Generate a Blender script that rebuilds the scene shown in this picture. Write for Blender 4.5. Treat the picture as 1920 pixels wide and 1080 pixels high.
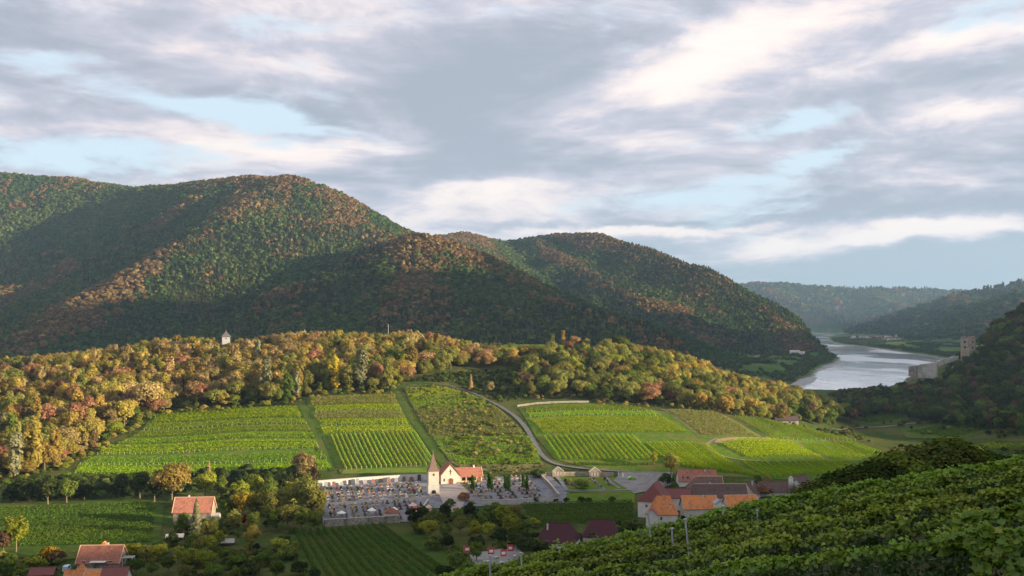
import bpy, bmesh, math, random
import numpy as np
from mathutils import Vector, Matrix, Euler
from mathutils.geometry import delaunay_2d_cdt

random.seed(7)
rng = np.random.default_rng(7)
for o in list(bpy.data.objects):
    bpy.data.objects.remove(o)
S = bpy.context.scene
COL = S.collection
R = math.radians

# ------------------------------------------------------------------ camera
FPX, HORIZ, CAMZ = 1884.0, 592.0, 110.0          # focal length and horizon line in pixels of a 1920 frame, eye height
cam = bpy.data.cameras.new('camera')
cam.sensor_width = 36.0
cam.lens = 36.0 * FPX / 1920.0
cam.shift_y = (HORIZ - 540.0) / 1920.0
cam.clip_start = 0.5
cam.clip_end = 60000.0
camo = bpy.data.objects.new('camera', cam)
COL.objects.link(camo)
camo.location = (0, 0, CAMZ)
camo.rotation_euler = (R(90), 0, 0)
S.camera = camo

# ------------------------------------------------------------------ sun, sky, exposure
SUN_EL, SUN_AZ = R(10.5), R(106.0)               # azimuth clockwise from +Y (the view)
SD = Vector((math.cos(SUN_EL) * math.sin(SUN_AZ), math.cos(SUN_EL) * math.cos(SUN_AZ), math.sin(SUN_EL)))
sl = bpy.data.lights.new('sun', 'SUN')
sl.energy = 5.0
sl.angle = R(0.6)
sl.color = (1.0, 0.80, 0.54)
so = bpy.data.objects.new('sun', sl)
COL.objects.link(so)
so.rotation_euler = SD.to_track_quat('Z', 'Y').to_euler()
S.view_settings.view_transform = 'Standard'
S.view_settings.look = 'None'
S.view_settings.exposure = 1.6
S.view_settings.gamma = 1.0
S.view_settings.use_curve_mapping = False
S.cycles.use_denoising = True
S.cycles.max_bounces = 5
S.cycles.diffuse_bounces = 2
S.cycles.glossy_bounces = 2
S.cycles.transmission_bounces = 3
S.cycles.transparent_max_bounces = 4
S.cycles.volume_bounces = 0
S.cycles.caustics_reflective = False
S.cycles.caustics_refractive = False
S.render.use_persistent_data = False

W = bpy.data.worlds.new('World')
S.world = W
W.use_nodes = True
SKY_STRENGTH = 0.05


class NT:
    """small helper to wire node trees"""
    def __init__(s, tree):
        s.t = tree
        s.n = tree.nodes
        s.l = tree.links

    def new(s, kind, **kw):
        nd = s.n.new(kind)
        for k, v in kw.items():
            setattr(nd, k, v)
        return nd

    def put(s, sock, v):
        if hasattr(v, 'is_output') or isinstance(v, bpy.types.NodeSocket):
            s.l.new(v, sock)
        else:
            if isinstance(v, (tuple, list)) and len(v) == 3 and len(sock.default_value) == 4:
                v = (*v, 1.0)
            sock.default_value = v

    def m(s, op, a, b=0.0, c=None, clamp=False):
        nd = s.new('ShaderNodeMath', operation=op, use_clamp=clamp)
        s.put(nd.inputs[0], a)
        s.put(nd.inputs[1], b)
        if c is not None:
            s.put(nd.inputs[2], c)
        return nd.outputs[0]

    def v(s, op, a, b=(0, 0, 0), scale=None):
        nd = s.new('ShaderNodeVectorMath', operation=op)
        s.put(nd.inputs[0], a)
        s.put(nd.inputs[1], b)
        if scale is not None:
            s.put(nd.inputs[3], scale)
        return nd.outputs[0]

    def mix(s, f, a, b, blend='MIX'):
        nd = s.new('ShaderNodeMix', data_type='RGBA', blend_type=blend)
        s.put(nd.inputs[0], f)
        s.put(nd.inputs[6], a)
        s.put(nd.inputs[7], b)
        return nd.outputs[2]

    def noise(s, vec, scale, detail=4.0, rough=0.55, dist=0.0, out=0):
        nd = s.new('ShaderNodeTexNoise')
        if vec is not None:
            s.l.new(vec, nd.inputs['Vector'])
        nd.inputs['Scale'].default_value = scale
        nd.inputs['Detail'].default_value = detail
        nd.inputs['Roughness'].default_value = rough
        nd.inputs['Distortion'].default_value = dist
        return nd.outputs[out]

    def ramp(s, f, lo, hi, a=0.0, b=1.0, kind='SMOOTHSTEP'):
        nd = s.new('ShaderNodeMapRange', interpolation_type=kind)
        nd.clamp = True
        for i, q in enumerate((f, lo, hi, a, b)):
            s.put(nd.inputs[i], q)
        return nd.outputs[0]


def build_world():
    t = NT(W.node_tree)
    t.n.clear()
    tc = t.new('ShaderNodeTexCoord')
    d = t.v('NORMALIZE', tc.outputs['Generated'])
    sep = t.new('ShaderNodeSeparateXYZ')
    t.l.new(d, sep.inputs[0])
    x, y, z = sep.outputs
    hyp = t.m('SQRT', t.m('ADD', t.m('MULTIPLY', x, x), t.m('MULTIPLY', y, y)))
    # slope coordinates of the sky: azimuth and elevation in "pixel tangents"
    az = t.m('ARCTAN2', x, y)
    el = t.m('DIVIDE', z, t.m('MAXIMUM', hyp, 0.001))
    # clouds live on a flat layer overhead: project the direction on it
    zz = t.m('ADD', t.m('MAXIMUM', z, 0.0), 0.17)
    comb = t.new('ShaderNodeCombineXYZ')
    t.put(comb.inputs[0], t.m('DIVIDE', x, zz))
    t.put(comb.inputs[1], t.m('DIVIDE', y, zz))
    t.put(comb.inputs[2], t.m('MULTIPLY', z, 1.2))
    P = comb.outputs[0]
    warp = t.noise(P, 0.9, 3, 0.5, out=1)
    Pw = t.v('ADD', P, t.v('SCALE', t.v('SUBTRACT', warp, (0.5, 0.5, 0.5)), (0, 0, 0), 0.9))
    n1 = t.noise(Pw, 1.7, 8, 0.6)
    n2 = t.noise(t.v('ADD', Pw, (7.3, 2.1, 4.4)), 1.5, 7, 0.6)
    n3 = t.noise(t.v('ADD', Pw, (1.3, 9.1, 2.4)), 5.0, 7, 0.62)
    ch = t.new('ShaderNodeCombineXYZ')
    t.put(ch.inputs[0], t.m('ADD', az, t.m('MULTIPLY', el, 0.6)))
    t.put(ch.inputs[1], t.m('MULTIPLY', el, 4.2))
    n4 = t.noise(ch.outputs[0], 8.5, 8, 0.62, 0.4)
    # big formations seen that evening, softened by warping their outline
    c2 = t.new('ShaderNodeCombineXYZ')
    t.put(c2.inputs[0], az)
    t.put(c2.inputs[1], t.m('MULTIPLY', el, 2.2))
    w2 = t.noise(c2.outputs[0], 9.0, 5, 0.6, out=1)
    w2 = t.v('SCALE', t.v('SUBTRACT', w2, (0.5, 0.5, 0.5)), (0, 0, 0), 0.10)
    s2 = t.new('ShaderNodeSeparateXYZ')
    t.l.new(w2, s2.inputs[0])
    azw = t.m('ADD', az, s2.outputs[0])
    elw = t.m('ADD', el, t.m('MULTIPLY', s2.outputs[1], 0.42))

    def blob(px, py, sx, sy, rot, amp):
        a0 = math.atan((px - 960) / FPX)
        e0 = (HORIZ - py) / FPX * math.cos(a0)
        u = t.m('SUBTRACT', azw, a0)
        w = t.m('SUBTRACT', elw, e0)
        c, s_ = math.cos(R(rot)), math.sin(R(rot))
        uu = t.m('MULTIPLY', t.m('ADD', t.m('MULTIPLY', u, c), t.m('MULTIPLY', w, s_)), FPX / sx)
        ww = t.m('MULTIPLY', t.m('ADD', t.m('MULTIPLY', u, -s_), t.m('MULTIPLY', w, c)), FPX / sy)
        q = t.m('ADD', t.m('MULTIPLY', uu, uu), t.m('MULTIPLY', ww, ww))
        return t.m('MULTIPLY', t.m('EXPONENT', t.m('MULTIPLY', q, -1.0)), amp)

    def total(lst, base):
        acc = base
        for b in lst:
            acc = t.m('ADD', acc, blob(*b))
        return acc
    # cover: >0 cloud, <0 clear gap
    cover = total([
        (560, 235, 190, 34, -6, -0.55), (300, 180, 170, 22, -10, -0.36), (640, 175, 70, 26, -10, -0.34),
        (120, 290, 170, 30, 2, -0.60), (150, 115, 110, 13, 0, -0.32),
        (600, 50, 130, 16, 0, -0.30), (1870, 20, 110, 34, 5, -0.60), (1560, 200, 150, 26, 12, -0.36),
        (1290, 360, 260, 28, 4, -0.55), (1430, 235, 170, 18, 14, -0.35), (1540, 290, 110, 20, 20, -0.40),
        (1010, 305, 70, 12, 0, -0.15), (1700, 365, 120, 12, 4, -0.2),
        (900, 170, 420, 170, 3, 0.45), (1700, 390, 300, 34, 2, 0.45), (1750, 200, 260, 90, 8, 0.3),
        (300, 235, 230, 26, -2, 0.32), (350, 120, 260, 34, -8, 0.32), (850, 300, 300, 50, 3, 0.35),
        (1700, 480, 330, 60, 8, 0.6), (1290, 480, 150, 40, -4, 0.5), (100, 350, 300, 30, 0, 0.25),
        (1400, 110, 300, 70, 12, 0.35), (560, 290, 150, 16, 0, 0.25)],
        t.m('ADD', t.m('MULTIPLY', t.m('SUBTRACT', n1, 0.5), 2.0), 0.33))
    cover = t.m('ADD', cover, t.m('ADD', t.m('MULTIPLY', t.m('SUBTRACT', n3, 0.5), 0.9), t.m('MULTIPLY', t.m('SUBTRACT', n4, 0.5), 1.3)))
    mask = t.ramp(cover, -0.18, 0.42)
    # thickness: high = grey underside, low = lit cream
    thick = total([
        (950, 165, 420, 95, 4, 0.5), (1050, 60, 260, 60, 0, 0.12), (900, 300, 260, 40, 3, 0.30),
        (1320, 100, 150, 50, 22, -0.5), (1240, 150, 120, 30, -5, -0.45), (1500, 50, 170, 60, 15, -0.5),
        (1800, 70, 170, 26, 5, -0.45),
        (1700, 395, 300, 26, 2, 0.5), (1750, 150, 240, 46, 8, 0.25), (1690, 265, 200, 40, 10, 0.25),
        (1800, 215, 90, 20, 8, -0.4), (1700, 440, 330, 20, 6, -0.9), (1230, 430, 260, 14, 0, -0.8),
        (1750, 510, 360, 50, 8, 1.1), (1290, 490, 150, 34, -4, 0.55), (1130, 420, 300, 8, 1, 0.5),
        (350, 255, 240, 26, 0, -0.22), (620, 275, 120, 14, 0, -0.3), (480, 110, 170, 22, -6, -0.2),
        (930, 350, 160, 18, 5, -0.35), (1150, 260, 200, 26, 3, -0.3), (60, 40, 200, 60, 0, 0.2)],
        t.m('ADD', t.m('MULTIPLY', t.m('SUBTRACT', n2, 0.5), 1.8), 0.57))
    thick = t.m('ADD', thick, t.m('MULTIPLY', t.m('ADD', t.m('SUBTRACT', n3, 0.5), t.m('SUBTRACT', n4, 0.5)), 0.8))
    tk = t.ramp(thick, 0.05, 1.05)
    K = 0.41 / SKY_STRENGTH
    cr = t.new('ShaderNodeValToRGB')
    e = cr.color_ramp.elements
    e[0].position, e[0].color = 0.0, (0.93, 0.82, 0.76, 1)
    e[1].position, e[1].color = 1.0, (0.34, 0.375, 0.445, 1)
    q = e.new(0.28)
    q.color = (0.76, 0.68, 0.69, 1)
    q = e.new(0.60)
    q.color = (0.515, 0.51, 0.59, 1)
    t.l.new(tk, cr.inputs[0])
    # low clouds turn blue and pale through the evening air
    low = t.ramp(el, 0.0, 0.11, 0.75, 0.0)
    ccol = t.mix(low, cr.outputs[0], t.mix(tk, (0.86, 0.77, 0.76), (0.36, 0.47, 0.53)))
    ccol = t.v('SCALE', ccol, (0, 0, 0), K)
    sky = t.new('ShaderNodeTexSky', sky_type='NISHITA')
    sky.sun_disc = False
    sky.sun_elevation = SUN_EL
    sky.sun_rotation = SUN_AZ
    sky.altitude = 300
    sky.air_density = 1.0
    sky.dust_density = 1.0
    sky.ozone_density = 1.0
    veil = t.v('SCALE', (0.66, 0.79, 0.90), (0, 0, 0), K)       # thin high veil over the blue
    clear = t.mix(0.78, sky.outputs[0], veil)
    col = t.mix(mask, clear, ccol)
    below = t.ramp(z, -0.03, 0.0, 1.0, 0.0)
    col = t.mix(below, col, t.v('SCALE', (0.08, 0.09, 0.08), (0, 0, 0), K))
    bg = t.new('ShaderNodeBackground')
    t.l.new(col, bg.inputs[0])
    bg.inputs[1].default_value = SKY_STRENGTH
    out = t.new('ShaderNodeOutputWorld')
    t.l.new(bg.outputs[0], out.inputs[0])
    W.cycles.sampling_method = 'MANUAL'
    W.cycles.sample_map_resolution = 512


build_world()

# ------------------------------------------------------------------ terrain as one height function H(x, y)
def P3(px, py, Y):
    return ((px - 960.0) / FPX * Y, float(Y), CAMZ + (HORIZ - py) / FPX * Y)


def PZ(px, py, z):
    Y = (CAMZ - z) / ((py - HORIZ) / FPX)
    return ((px - 960.0) / FPX * Y, Y, float(z))


def proj(x, y, z):
    y = np.maximum(y, 0.01)
    return 960.0 + x / y * FPX, HORIZ + (CAMZ - z) / y * FPX


def _hash(ix, iy, seed):
    h = (ix.astype(np.int64) * 374761393 + iy.astype(np.int64) * 668265263 + seed * 1442695041) & 0x7fffffff
    h = ((h ^ (h >> 13)) * 1274126177) & 0x7fffffff
    return ((h ^ (h >> 16)) & 0xffff) / 65535.0


def vnoise(x, y, scale, seed=0, octaves=3):
    x = np.asarray(x, float) / scale
    y = np.asarray(y, float) / scale
    tot, amp, nrm = 0.0, 1.0, 0.0
    for k in range(octaves):
        ix, iy = np.floor(x), np.floor(y)
        fx, fy = x - ix, y - iy
        fx, fy = fx * fx * (3 - 2 * fx), fy * fy * (3 - 2 * fy)
        a, b = _hash(ix, iy, seed + k), _hash(ix + 1, iy, seed + k)
        c, d = _hash(ix, iy + 1, seed + k), _hash(ix + 1, iy + 1, seed + k)
        tot = tot + amp * ((a * (1 - fx) + b * fx) * (1 - fy) + (c * (1 - fx) + d * fx) * fy)
        nrm += amp
        amp *= 0.5
        x, y = x * 2.03 + 17.1, y * 2.03 + 5.7
    return tot / nrm


def in_poly(px, py, poly):
    px, py = np.asarray(px, float), np.asarray(py, float)
    res = np.zeros(np.broadcast(px, py).shape, bool)
    n = len(poly)
    for i in range(n):
        x1, y1 = poly[i]
        x2, y2 = poly[(i + 1) % n]
        c = ((y1 > py) != (y2 > py))
        with np.errstate(divide='ignore', invalid='ignore'):
            xi = (x2 - x1) * (py - y1) / ((y2 - y1) if y2 != y1 else 1e-9) + x1
        res ^= c & (px < xi)
    return res


def poly_dist(x, y, poly):
    d = np.full(np.shape(x), 1e9)
    n = len(poly)
    for i in range(n):
        ax, ay = poly[i]
        bx, by = poly[(i + 1) % n]
        vx, vy = bx - ax, by - ay
        tt = np.clip(((x - ax) * vx + (y - ay) * vy) / (vx * vx + vy * vy + 1e-9), 0, 1)
        d = np.minimum(d, np.hypot(x - ax - tt * vx, y - ay - tt * vy))
    return d


# river banks, read off the photograph at water level
RIV = [PZ(px, py, 0)[:2] for px, py in [
    (1483, 721), (1500, 712), (1522, 707), (1527, 698), (1545, 686), (1566, 681), (1574, 672), (1562, 667), (1545, 656),
    (1528, 647), (1510, 636), (1496, 630), (1450, 626.5), (1440, 623.5), (1520, 623.5), (1600, 626), (1640, 627.5), (1600, 629), (1563, 629), (1553, 633), (1560, 641), (1580, 646), (1612, 649),
    (1650, 654), (1690, 660), (1730, 665), (1768, 672), (1800, 684)]]
RIV += [(900, 1750), (820, 1560), (640, 1480), (525, 1470), (430, 1500), (340, 1540), (330, 1640), (430, 1725)]

# near terrain: thin-plate surface through points read off the photograph
CP = []
for z, py, pxs in [(20, 1080, (-300, 0, 300, 600, 850)), (21, 1000, (-300, 0, 300, 600, 900, 1150)),
                   (23, 930, (-300, 0, 300, 560)), (25, 915, (700, 850, 1000)), (26.5, 890, (600, 1150)),
                   (27.5, 884, (700, 850, 1000, 1100, 1200)), (27.5, 905, (1300, 1430)), (29, 890, (1500,)),
                   (21, 960, (1250, 1400)), (22, 1000, (1300,)),
                   (26, 900, (-300, 0)), (27, 880, (150,)), (28, 872, (300, 450))]:
    CP += [PZ(px, py, z) for px in pxs]
CP += [P3(*a) for a in [
    (-300, 720, 740), (0, 712, 745), (150, 693, 760), (300, 680, 780), (424, 642, 800), (600, 650, 800), (750, 648, 810),
    (900, 652, 800), (1000, 656, 785), (1100, 655, 785), (1160, 662, 790), (1250, 684, 790), (1350, 712, 790),
    (1430, 738, 790), (1500, 755, 800), (1560, 774, 820),
    (300, 780, 640), (170, 862, 560), (570, 750, 650), (740, 738, 662), (830, 722, 690), (900, 735, 680), (940, 762, 650),
    (1000, 757, 650), (1100, 753, 658), (1200, 766, 650), (1330, 776, 640), (1430, 790, 648), (1500, 800, 690),
    (450, 830, 575), (700, 820, 580), (900, 820, 583), (1100, 820, 580), (1250, 830, 575), (1400, 830, 580),
    (1020, 700, 735), (900, 700, 735), (1200, 715, 725), (700, 690, 735), (450, 700, 735), (150, 770, 650), (0, 800, 620),
    (-300, 810, 620)]]
CP += [PZ(*a) for a in [
    (1475, 797, 33), (1560, 800, 26), (1640, 800, 22), (1700, 798, 22), (1800, 803, 24), (1920, 812, 26), (2050, 815, 30),
    (1700, 832, 23), (1620, 832, 24), (1560, 850, 25), (1650, 852, 25), (1850, 840, 25), (1920, 850, 26), (1450, 880, 27),
    (1560, 765, 15), (1610, 745, 9), (1560, 738, 6)]]
CP += [P3(*a) for a in [                                          # castle hill at the right
    (1640, 737, 1120), (1700, 724, 1020), (1745, 716, 955), (1778, 700, 945), (1812, 676, 940), (1840, 668, 955),
    (1870, 646, 990), (1900, 622, 1030), (1930, 604, 1060), (2000, 570, 1110), (2200, 535, 1130), (1850, 735, 860),
    (1930, 700, 880), (1780, 760, 850), (2050, 690, 900), (2050, 760, 820)]]
CP += [(x, y, 14) for x, y in ((-650, 1000), (-400, 1050), (-150, 1060), (100, 1050), (300, 1050), (430, 1250), (-650, 1300),
                               (-300, 1300), (0, 1300), (200, 1250), (420, 1050), (330, 950))]
CP += [(x, y, 3) for x, y in ((-300, 1480), (100, 1450), (430, 1450), (650, 1420), (820, 1400), (750, 1250), (660, 1150))]
CP += [(620, 1210, 88), (700, 1300, 50), (560, 1250, 40), (800, 1250, 90)]
CP += [(x, 1700, 2) for x in (-600, -200, 200, 500, 800)]
CP += [(470, 500, 50), (400, 386, 62), (400, 338, 72), (400, 284, 94), (400, 235, 117), (400, 170, 132), (410, 65, 160), (400, -100, 180), (250, -120, 150),  # slope outside the frame, heights shaped for the shade it casts
       (560, 480, 66), (640, 560, 84), (640, 617, 92), (560, 640, 66), (640, 729, 108), (700, 700, 116), (800, 850, 150), (900, 1050, 205), (700, 380, 100), (800, 200, 180), (900, 0, 230),
       (950, 1300, 120), (960, 1500, 40), (850, 600, 120), (250, 250, 50), (250, 350, 30), (300, 450, 30), (330, 560, 30), (420, 700, 38),
       (200, 150, 60), (120, 200, 35), (60, 280, 22), (100, 330, 21), (180, 400, 22), (0, 150, 30), (-60, 250, 20), (-150, 150, 22), (-400, 200, 22),
       (-650, 100, 30), (-650, 500, 40), (-650, 750, 60), (-300, -100, 40), (0, -100, 90)]
CPA = np.array(CP)
_sc = 300.0


def _tps(r):
    return np.where(r > 0, r * r * np.log(np.maximum(r, 1e-9)), 0.0)


_A = _tps(np.hypot(CPA[:, None, 0] - CPA[None, :, 0], CPA[:, None, 1] - CPA[None, :, 1]) / _sc)
_n = len(CPA)
_A[np.arange(_n), np.arange(_n)] += 0.004
_Pm = np.c_[np.ones(_n), CPA[:, 0] / _sc, CPA[:, 1] / _sc]
_M = np.block([[_A, _Pm], [_Pm.T, np.zeros((3, 3))]])
_wt = np.linalg.solve(_M, np.r_[CPA[:, 2], 0, 0, 0])
NX0, NX1, NY0, NY1, NST = -700.0, 1000.0, -150.0, 1700.0, 5.0
_gx = np.arange(NX0, NX1 + 1, NST)
_gy = np.arange(NY0, NY1 + 1, NST)
_GX, _GY = np.meshgrid(_gx, _gy)
NG = _wt[_n] + _wt[_n + 1] * _GX / _sc + _wt[_n + 2] * _GY / _sc
for i in range(_n):
    NG += _wt[i] * _tps(np.hypot(_GX - CPA[i, 0], _GY - CPA[i, 1]) / _sc)

# far terrain: ridges and spurs, each a crest line with falling flanks
RIDGES = []


def ridge(pts, k, rr=60.0, world=False):
    RIDGES.append((np.array(pts if world else [P3(*p) for p in pts]), k, rr))


ridge([(-700, 330, 3500), (-300, 318, 3400), (0, 327, 3300), (120, 337, 3200), (250, 356, 3050), (330, 352, 2900), (400, 344, 2800), (470, 335, 2700),
       (545, 340, 2560), (580, 350, 2550), (620, 380, 2600), (660, 405, 2650), (720, 434, 2750), (800, 452, 2950), (880, 446, 3350)], .52, 50)
ridge([(545, 340, 2560), (500, 372, 2440), (440, 412, 2280), (360, 455, 2120), (280, 498, 1990), (190, 552, 1840), (110, 606, 1720), (40, 660, 1600)], .56, 30)
ridge([(620, 440, 2500), (700, 482, 2180), (745, 462, 2090), (790, 452, 2000), (850, 484, 1930), (900, 519, 1880), (1000, 557, 1800), (1100, 586, 1720),
       (1180, 609, 1650), (1280, 655, 1500)], .50, 30)
ridge([(600, 520, 2000), (560, 580, 1750), (540, 640, 1500)], .40, 50)
ridge([(790, 452, 2000), (780, 540, 1750), (760, 610, 1500)], .42, 60)
ridge([(820, 450, 3150), (880, 445, 3400), (950, 455, 3500), (1000, 449, 3500), (1050, 441, 3450), (1120, 441, 3350), (1200, 468, 3200),
       (1270, 493, 3050), (1322, 509, 2950)], .64, 30)
ridge([(1322, 509, 2950), (1331, 526, 2930), (1375, 553, 2850), (1420, 583, 2780), (1460, 609, 2700), (1500, 636, 2640), (1545, 664, 2600)], .9, 20)
ridge([(1000, 455, 3450), (1060, 490, 3150), (1130, 525, 2900), (1200, 562, 2700), (1260, 593, 2560), (1310, 630, 2440)], .46, 30)
ridge([(1200, 470, 3200), (1250, 535, 2980), (1330, 580, 2840), (1400, 618, 2730), (1440, 645, 2650)], .50, 40)
ridge([(870, 450, 3300), (920, 520, 2700), (1000, 585, 2250), (1060, 625, 1950)], .45, 40)
ridge([(150, 345, 3200), (120, 420, 2900), (70, 500, 2500)], .6, 40)
# far downstream hills
ridge([(1100, 520, 8600), (1300, 530, 8200), (1385, 536, 7800), (1450, 535, 7600), (1540, 542, 7500), (1600, 546, 7500), (1700, 545, 7600), (1800, 550, 7600), (1980, 553, 7700)], .45, 60)
ridge([(1440, 545, 7300), (1500, 575, 6700), (1550, 594, 6250), (1595, 608, 5950), (1612, 620, 5800)], .42, 50)
ridge([(1390, 545, 7500), (1400, 580, 6700), (1440, 604, 6200)], .4, 50)
ridge([(1620, 549, 7400), (1680, 572, 7000), (1720, 592, 6700), (1760, 612, 6400)], .40, 50)
# right bank hills
ridge([(2400, 480, 5400), (2100, 506, 5200), (1920, 534, 5000), (1850, 547, 4950), (1800, 556, 4900), (1740, 577, 4850), (1690, 602, 4780), (1655, 624, 4700)], .42, 50)
ridge([(2300, 480, 4200), (2000, 536, 4050), (1920, 556, 4000), (1850, 576, 4050), (1790, 598, 4100), (1740, 622, 4150)], .40, 60)
# hills outside the frame to the right that close the valley against the low sun
ridge([(800, 640, 110), (850, 850, 180), (1000, 1050, 245), (1300, 1250, 230)], .45, 50, True)
EAST = [(x_, y_ - 215, z_) for x_, y_, z_ in [(2300, -1600, 380), (2250, -600, 400), (2250, 0, 300), (2300, 300, 290), (2300, 480, 250), (2260, 850, 560), (2210, 1050, 700), (2200, 1200, 700), (2200, 1440, 615), (2210, 1640, 700), (2230, 1800, 720), (2250, 1950, 560), (2280, 2150, 410),
        (2700, 2600, 400), (3300, 3200, 380)]]
ridge(EAST, .68, 80, True)
ridge([(420, -700, 200), (500, -200, 190), (640, 60, 190), (900, 100, 240)], .35, 80, True)


def far_h(x, y):
    acc = np.full(np.shape(x), 0.0)
    wob = (vnoise(x, y, 420, 3, 4) - .5) * 130
    wob2 = (vnoise(x, y, 150, 9, 3) - .5) * 26
    kk = 14.0
    for pts, k, rr in RIDGES:
        best = np.full(np.shape(x), -1e9)
        for (ax, ay, az), (bx, by, bz) in zip(pts[:-1], pts[1:]):
            vx, vy = bx - ax, by - ay
            tt = np.clip(((x - ax) * vx + (y - ay) * vy) / (vx * vx + vy * vy), 0, 1)
            d = np.hypot(x - ax - tt * vx, y - ay - tt * vy)
            dd = np.maximum(d + wob * np.clip(d / 220, 0, 1), 0)
            zc = az + tt * (bz - az)
            best = np.maximum(best, zc - k * (np.sqrt(dd * dd + rr * rr) - rr) + wob2 * np.clip(d / 120, 0, 1))
        acc = acc + np.exp(np.clip(best / kk, -60, 60))
    return kk * np.log(acc + math.exp(12.0 / kk))


FX0, FX1, FY0, FY1, FST = -4500.0, 5700.0, -2300.0, 9700.0, 25.0
_fx = np.arange(FX0, FX1 + 1, FST)
_fy = np.arange(FY0, FY1 + 1, FST)
_FX, _FY = np.meshgrid(_fx, _fy)
FG = far_h(_FX, _FY)


def _bil(G, x0, y0, st, x, y):
    fx = np.clip((x - x0) / st, 0, G.shape[1] - 1.001)
    fy = np.clip((y - y0) / st, 0, G.shape[0] - 1.001)
    ix, iy = fx.astype(int), fy.astype(int)
    fx, fy = fx - ix, fy - iy
    return (G[iy, ix] * (1 - fx) + G[iy, ix + 1] * fx) * (1 - fy) + (G[iy + 1, ix] * (1 - fx) + G[iy + 1, ix + 1] * fx) * fy


FG_A = 104.9


def fg_h(x, y):
    e = np.maximum(0, y - 37.0 + 1.1 * np.clip(x - 10.5, 0, 9))
    e2 = np.maximum(0, -x - 20)
    return FG_A + .237 * np.clip(x, -200, 150) - .1585 * y - .0085 * e * e - .002 * e2 * e2


def H(x, y, carve=True):
    x = np.asarray(x, float)
    y = np.asarray(y, float)
    near = _bil(NG, NX0, NY0, NST, x, y)
    far = _bil(FG, FX0, FY0, FST, x, y)
    ylim = 1390.0 + (NY1 - 1390.0) * np.clip((x - 120) / 260.0, 0, 1)
    edge = np.minimum(np.minimum(x - NX0, NX1 - x), np.minimum(y - NY0 + 0, ylim - y))
    w = np.clip(edge / 160.0, 0, 1)
    w = w * w * (3 - 2 * w)
    h = near * w + far * (1 - w)
    f = fg_h(x, y)
    m = np.maximum(h, f)
    dlt = np.clip(np.abs(h - f) / 6.0, 0, 1)
    h = m + 1.2 * (1 - dlt) ** 2 * w
    if carve:
        sel = (y > 1300) & (y < 7000) & (x > -1700)
        if np.any(sel):
            xs, ys = (x[sel], y[sel]) if x.ndim else (x, y)
            d = poly_dist(xs, ys, RIV)
            ins = in_poly(xs, ys, RIV)
            hs = h[sel] if x.ndim else h
            bank = np.clip(d / 90.0, 0, 1) ** .6
            hs = np.where(ins, -1.0 - np.clip(d / 40, 0, 1) * 3, 0.7 + (hs - 0.7) * bank)
            if x.ndim:
                h[sel] = hs
            else:
                h = hs
    return h


def G(px, py, y0=120.0, y1=1600.0):
    """ground point under a pixel of the photograph"""
    Y = np.arange(y0, y1, 1.5)
    X = (px - 960.0) / FPX * Y
    zr = CAMZ + (HORIZ - py) / FPX * Y
    below = zr < H(X, Y)
    i = int(np.argmax(below))
    if not below[i]:
        i = len(Y) - 1
    y = float(Y[i]) - 0.75
    x = (px - 960.0) / FPX * y
    return Vector((x, y, float(H(np.array([x]), np.array([y]))[0])))

# ------------------------------------------------------------------ materials and mesh helpers
MAT = {}


def mat_surface(name, c1, c2, scale=1.0, rough=0.9, bump=0.0, c3=None, spec=0.2, detail=5.0, bscale=None, stretch=None):
    """two or three tone noise material in world metres"""
    if name in MAT:
        return MAT[name]
    m = bpy.data.materials.new(name)
    m.use_nodes = True
    t = NT(m.node_tree)
    b = t.n['Principled BSDF']
    tc = t.new('ShaderNodeTexCoord')
    g = t.new('ShaderNodeNewGeometry')
    vec = g.outputs['Position']
    if stretch:
        vec = t.v('MULTIPLY', vec, stretch)
    f = t.ramp(t.noise(vec, scale, detail, 0.6), 0.32, 0.68)
    col = t.mix(f, c1, c2)
    if c3:
        f2 = t.ramp(t.noise(t.v('ADD', vec, (31, 17, 5)), scale * 0.31, 4, 0.6), 0.5, 0.66)
        col = t.mix(f2, col, c3)
    oi = t.new('ShaderNodeObjectInfo')
    col = t.mix(0.5, col, t.v('SCALE', col, (0, 0, 0), t.ramp(oi.outputs['Random'], 0, 1, 0.75, 1.25, 'LINEAR')))
    t.l.new(col, b.inputs['Base Color'])
    b.inputs['Roughness'].default_value = rough
    b.inputs['Specular IOR Level'].default_value = spec
    if bump:
        bn = t.new('ShaderNodeBump')
        bn.inputs['Strength'].default_value = 0.8
        bn.inputs['Distance'].default_value = bump
        t.l.new(t.noise(vec, bscale or scale * 3, 5, 0.6), bn.inputs['Height'])
        t.l.new(bn.outputs[0], b.inputs['Normal'])
    MAT[name] = m
    return m


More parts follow.
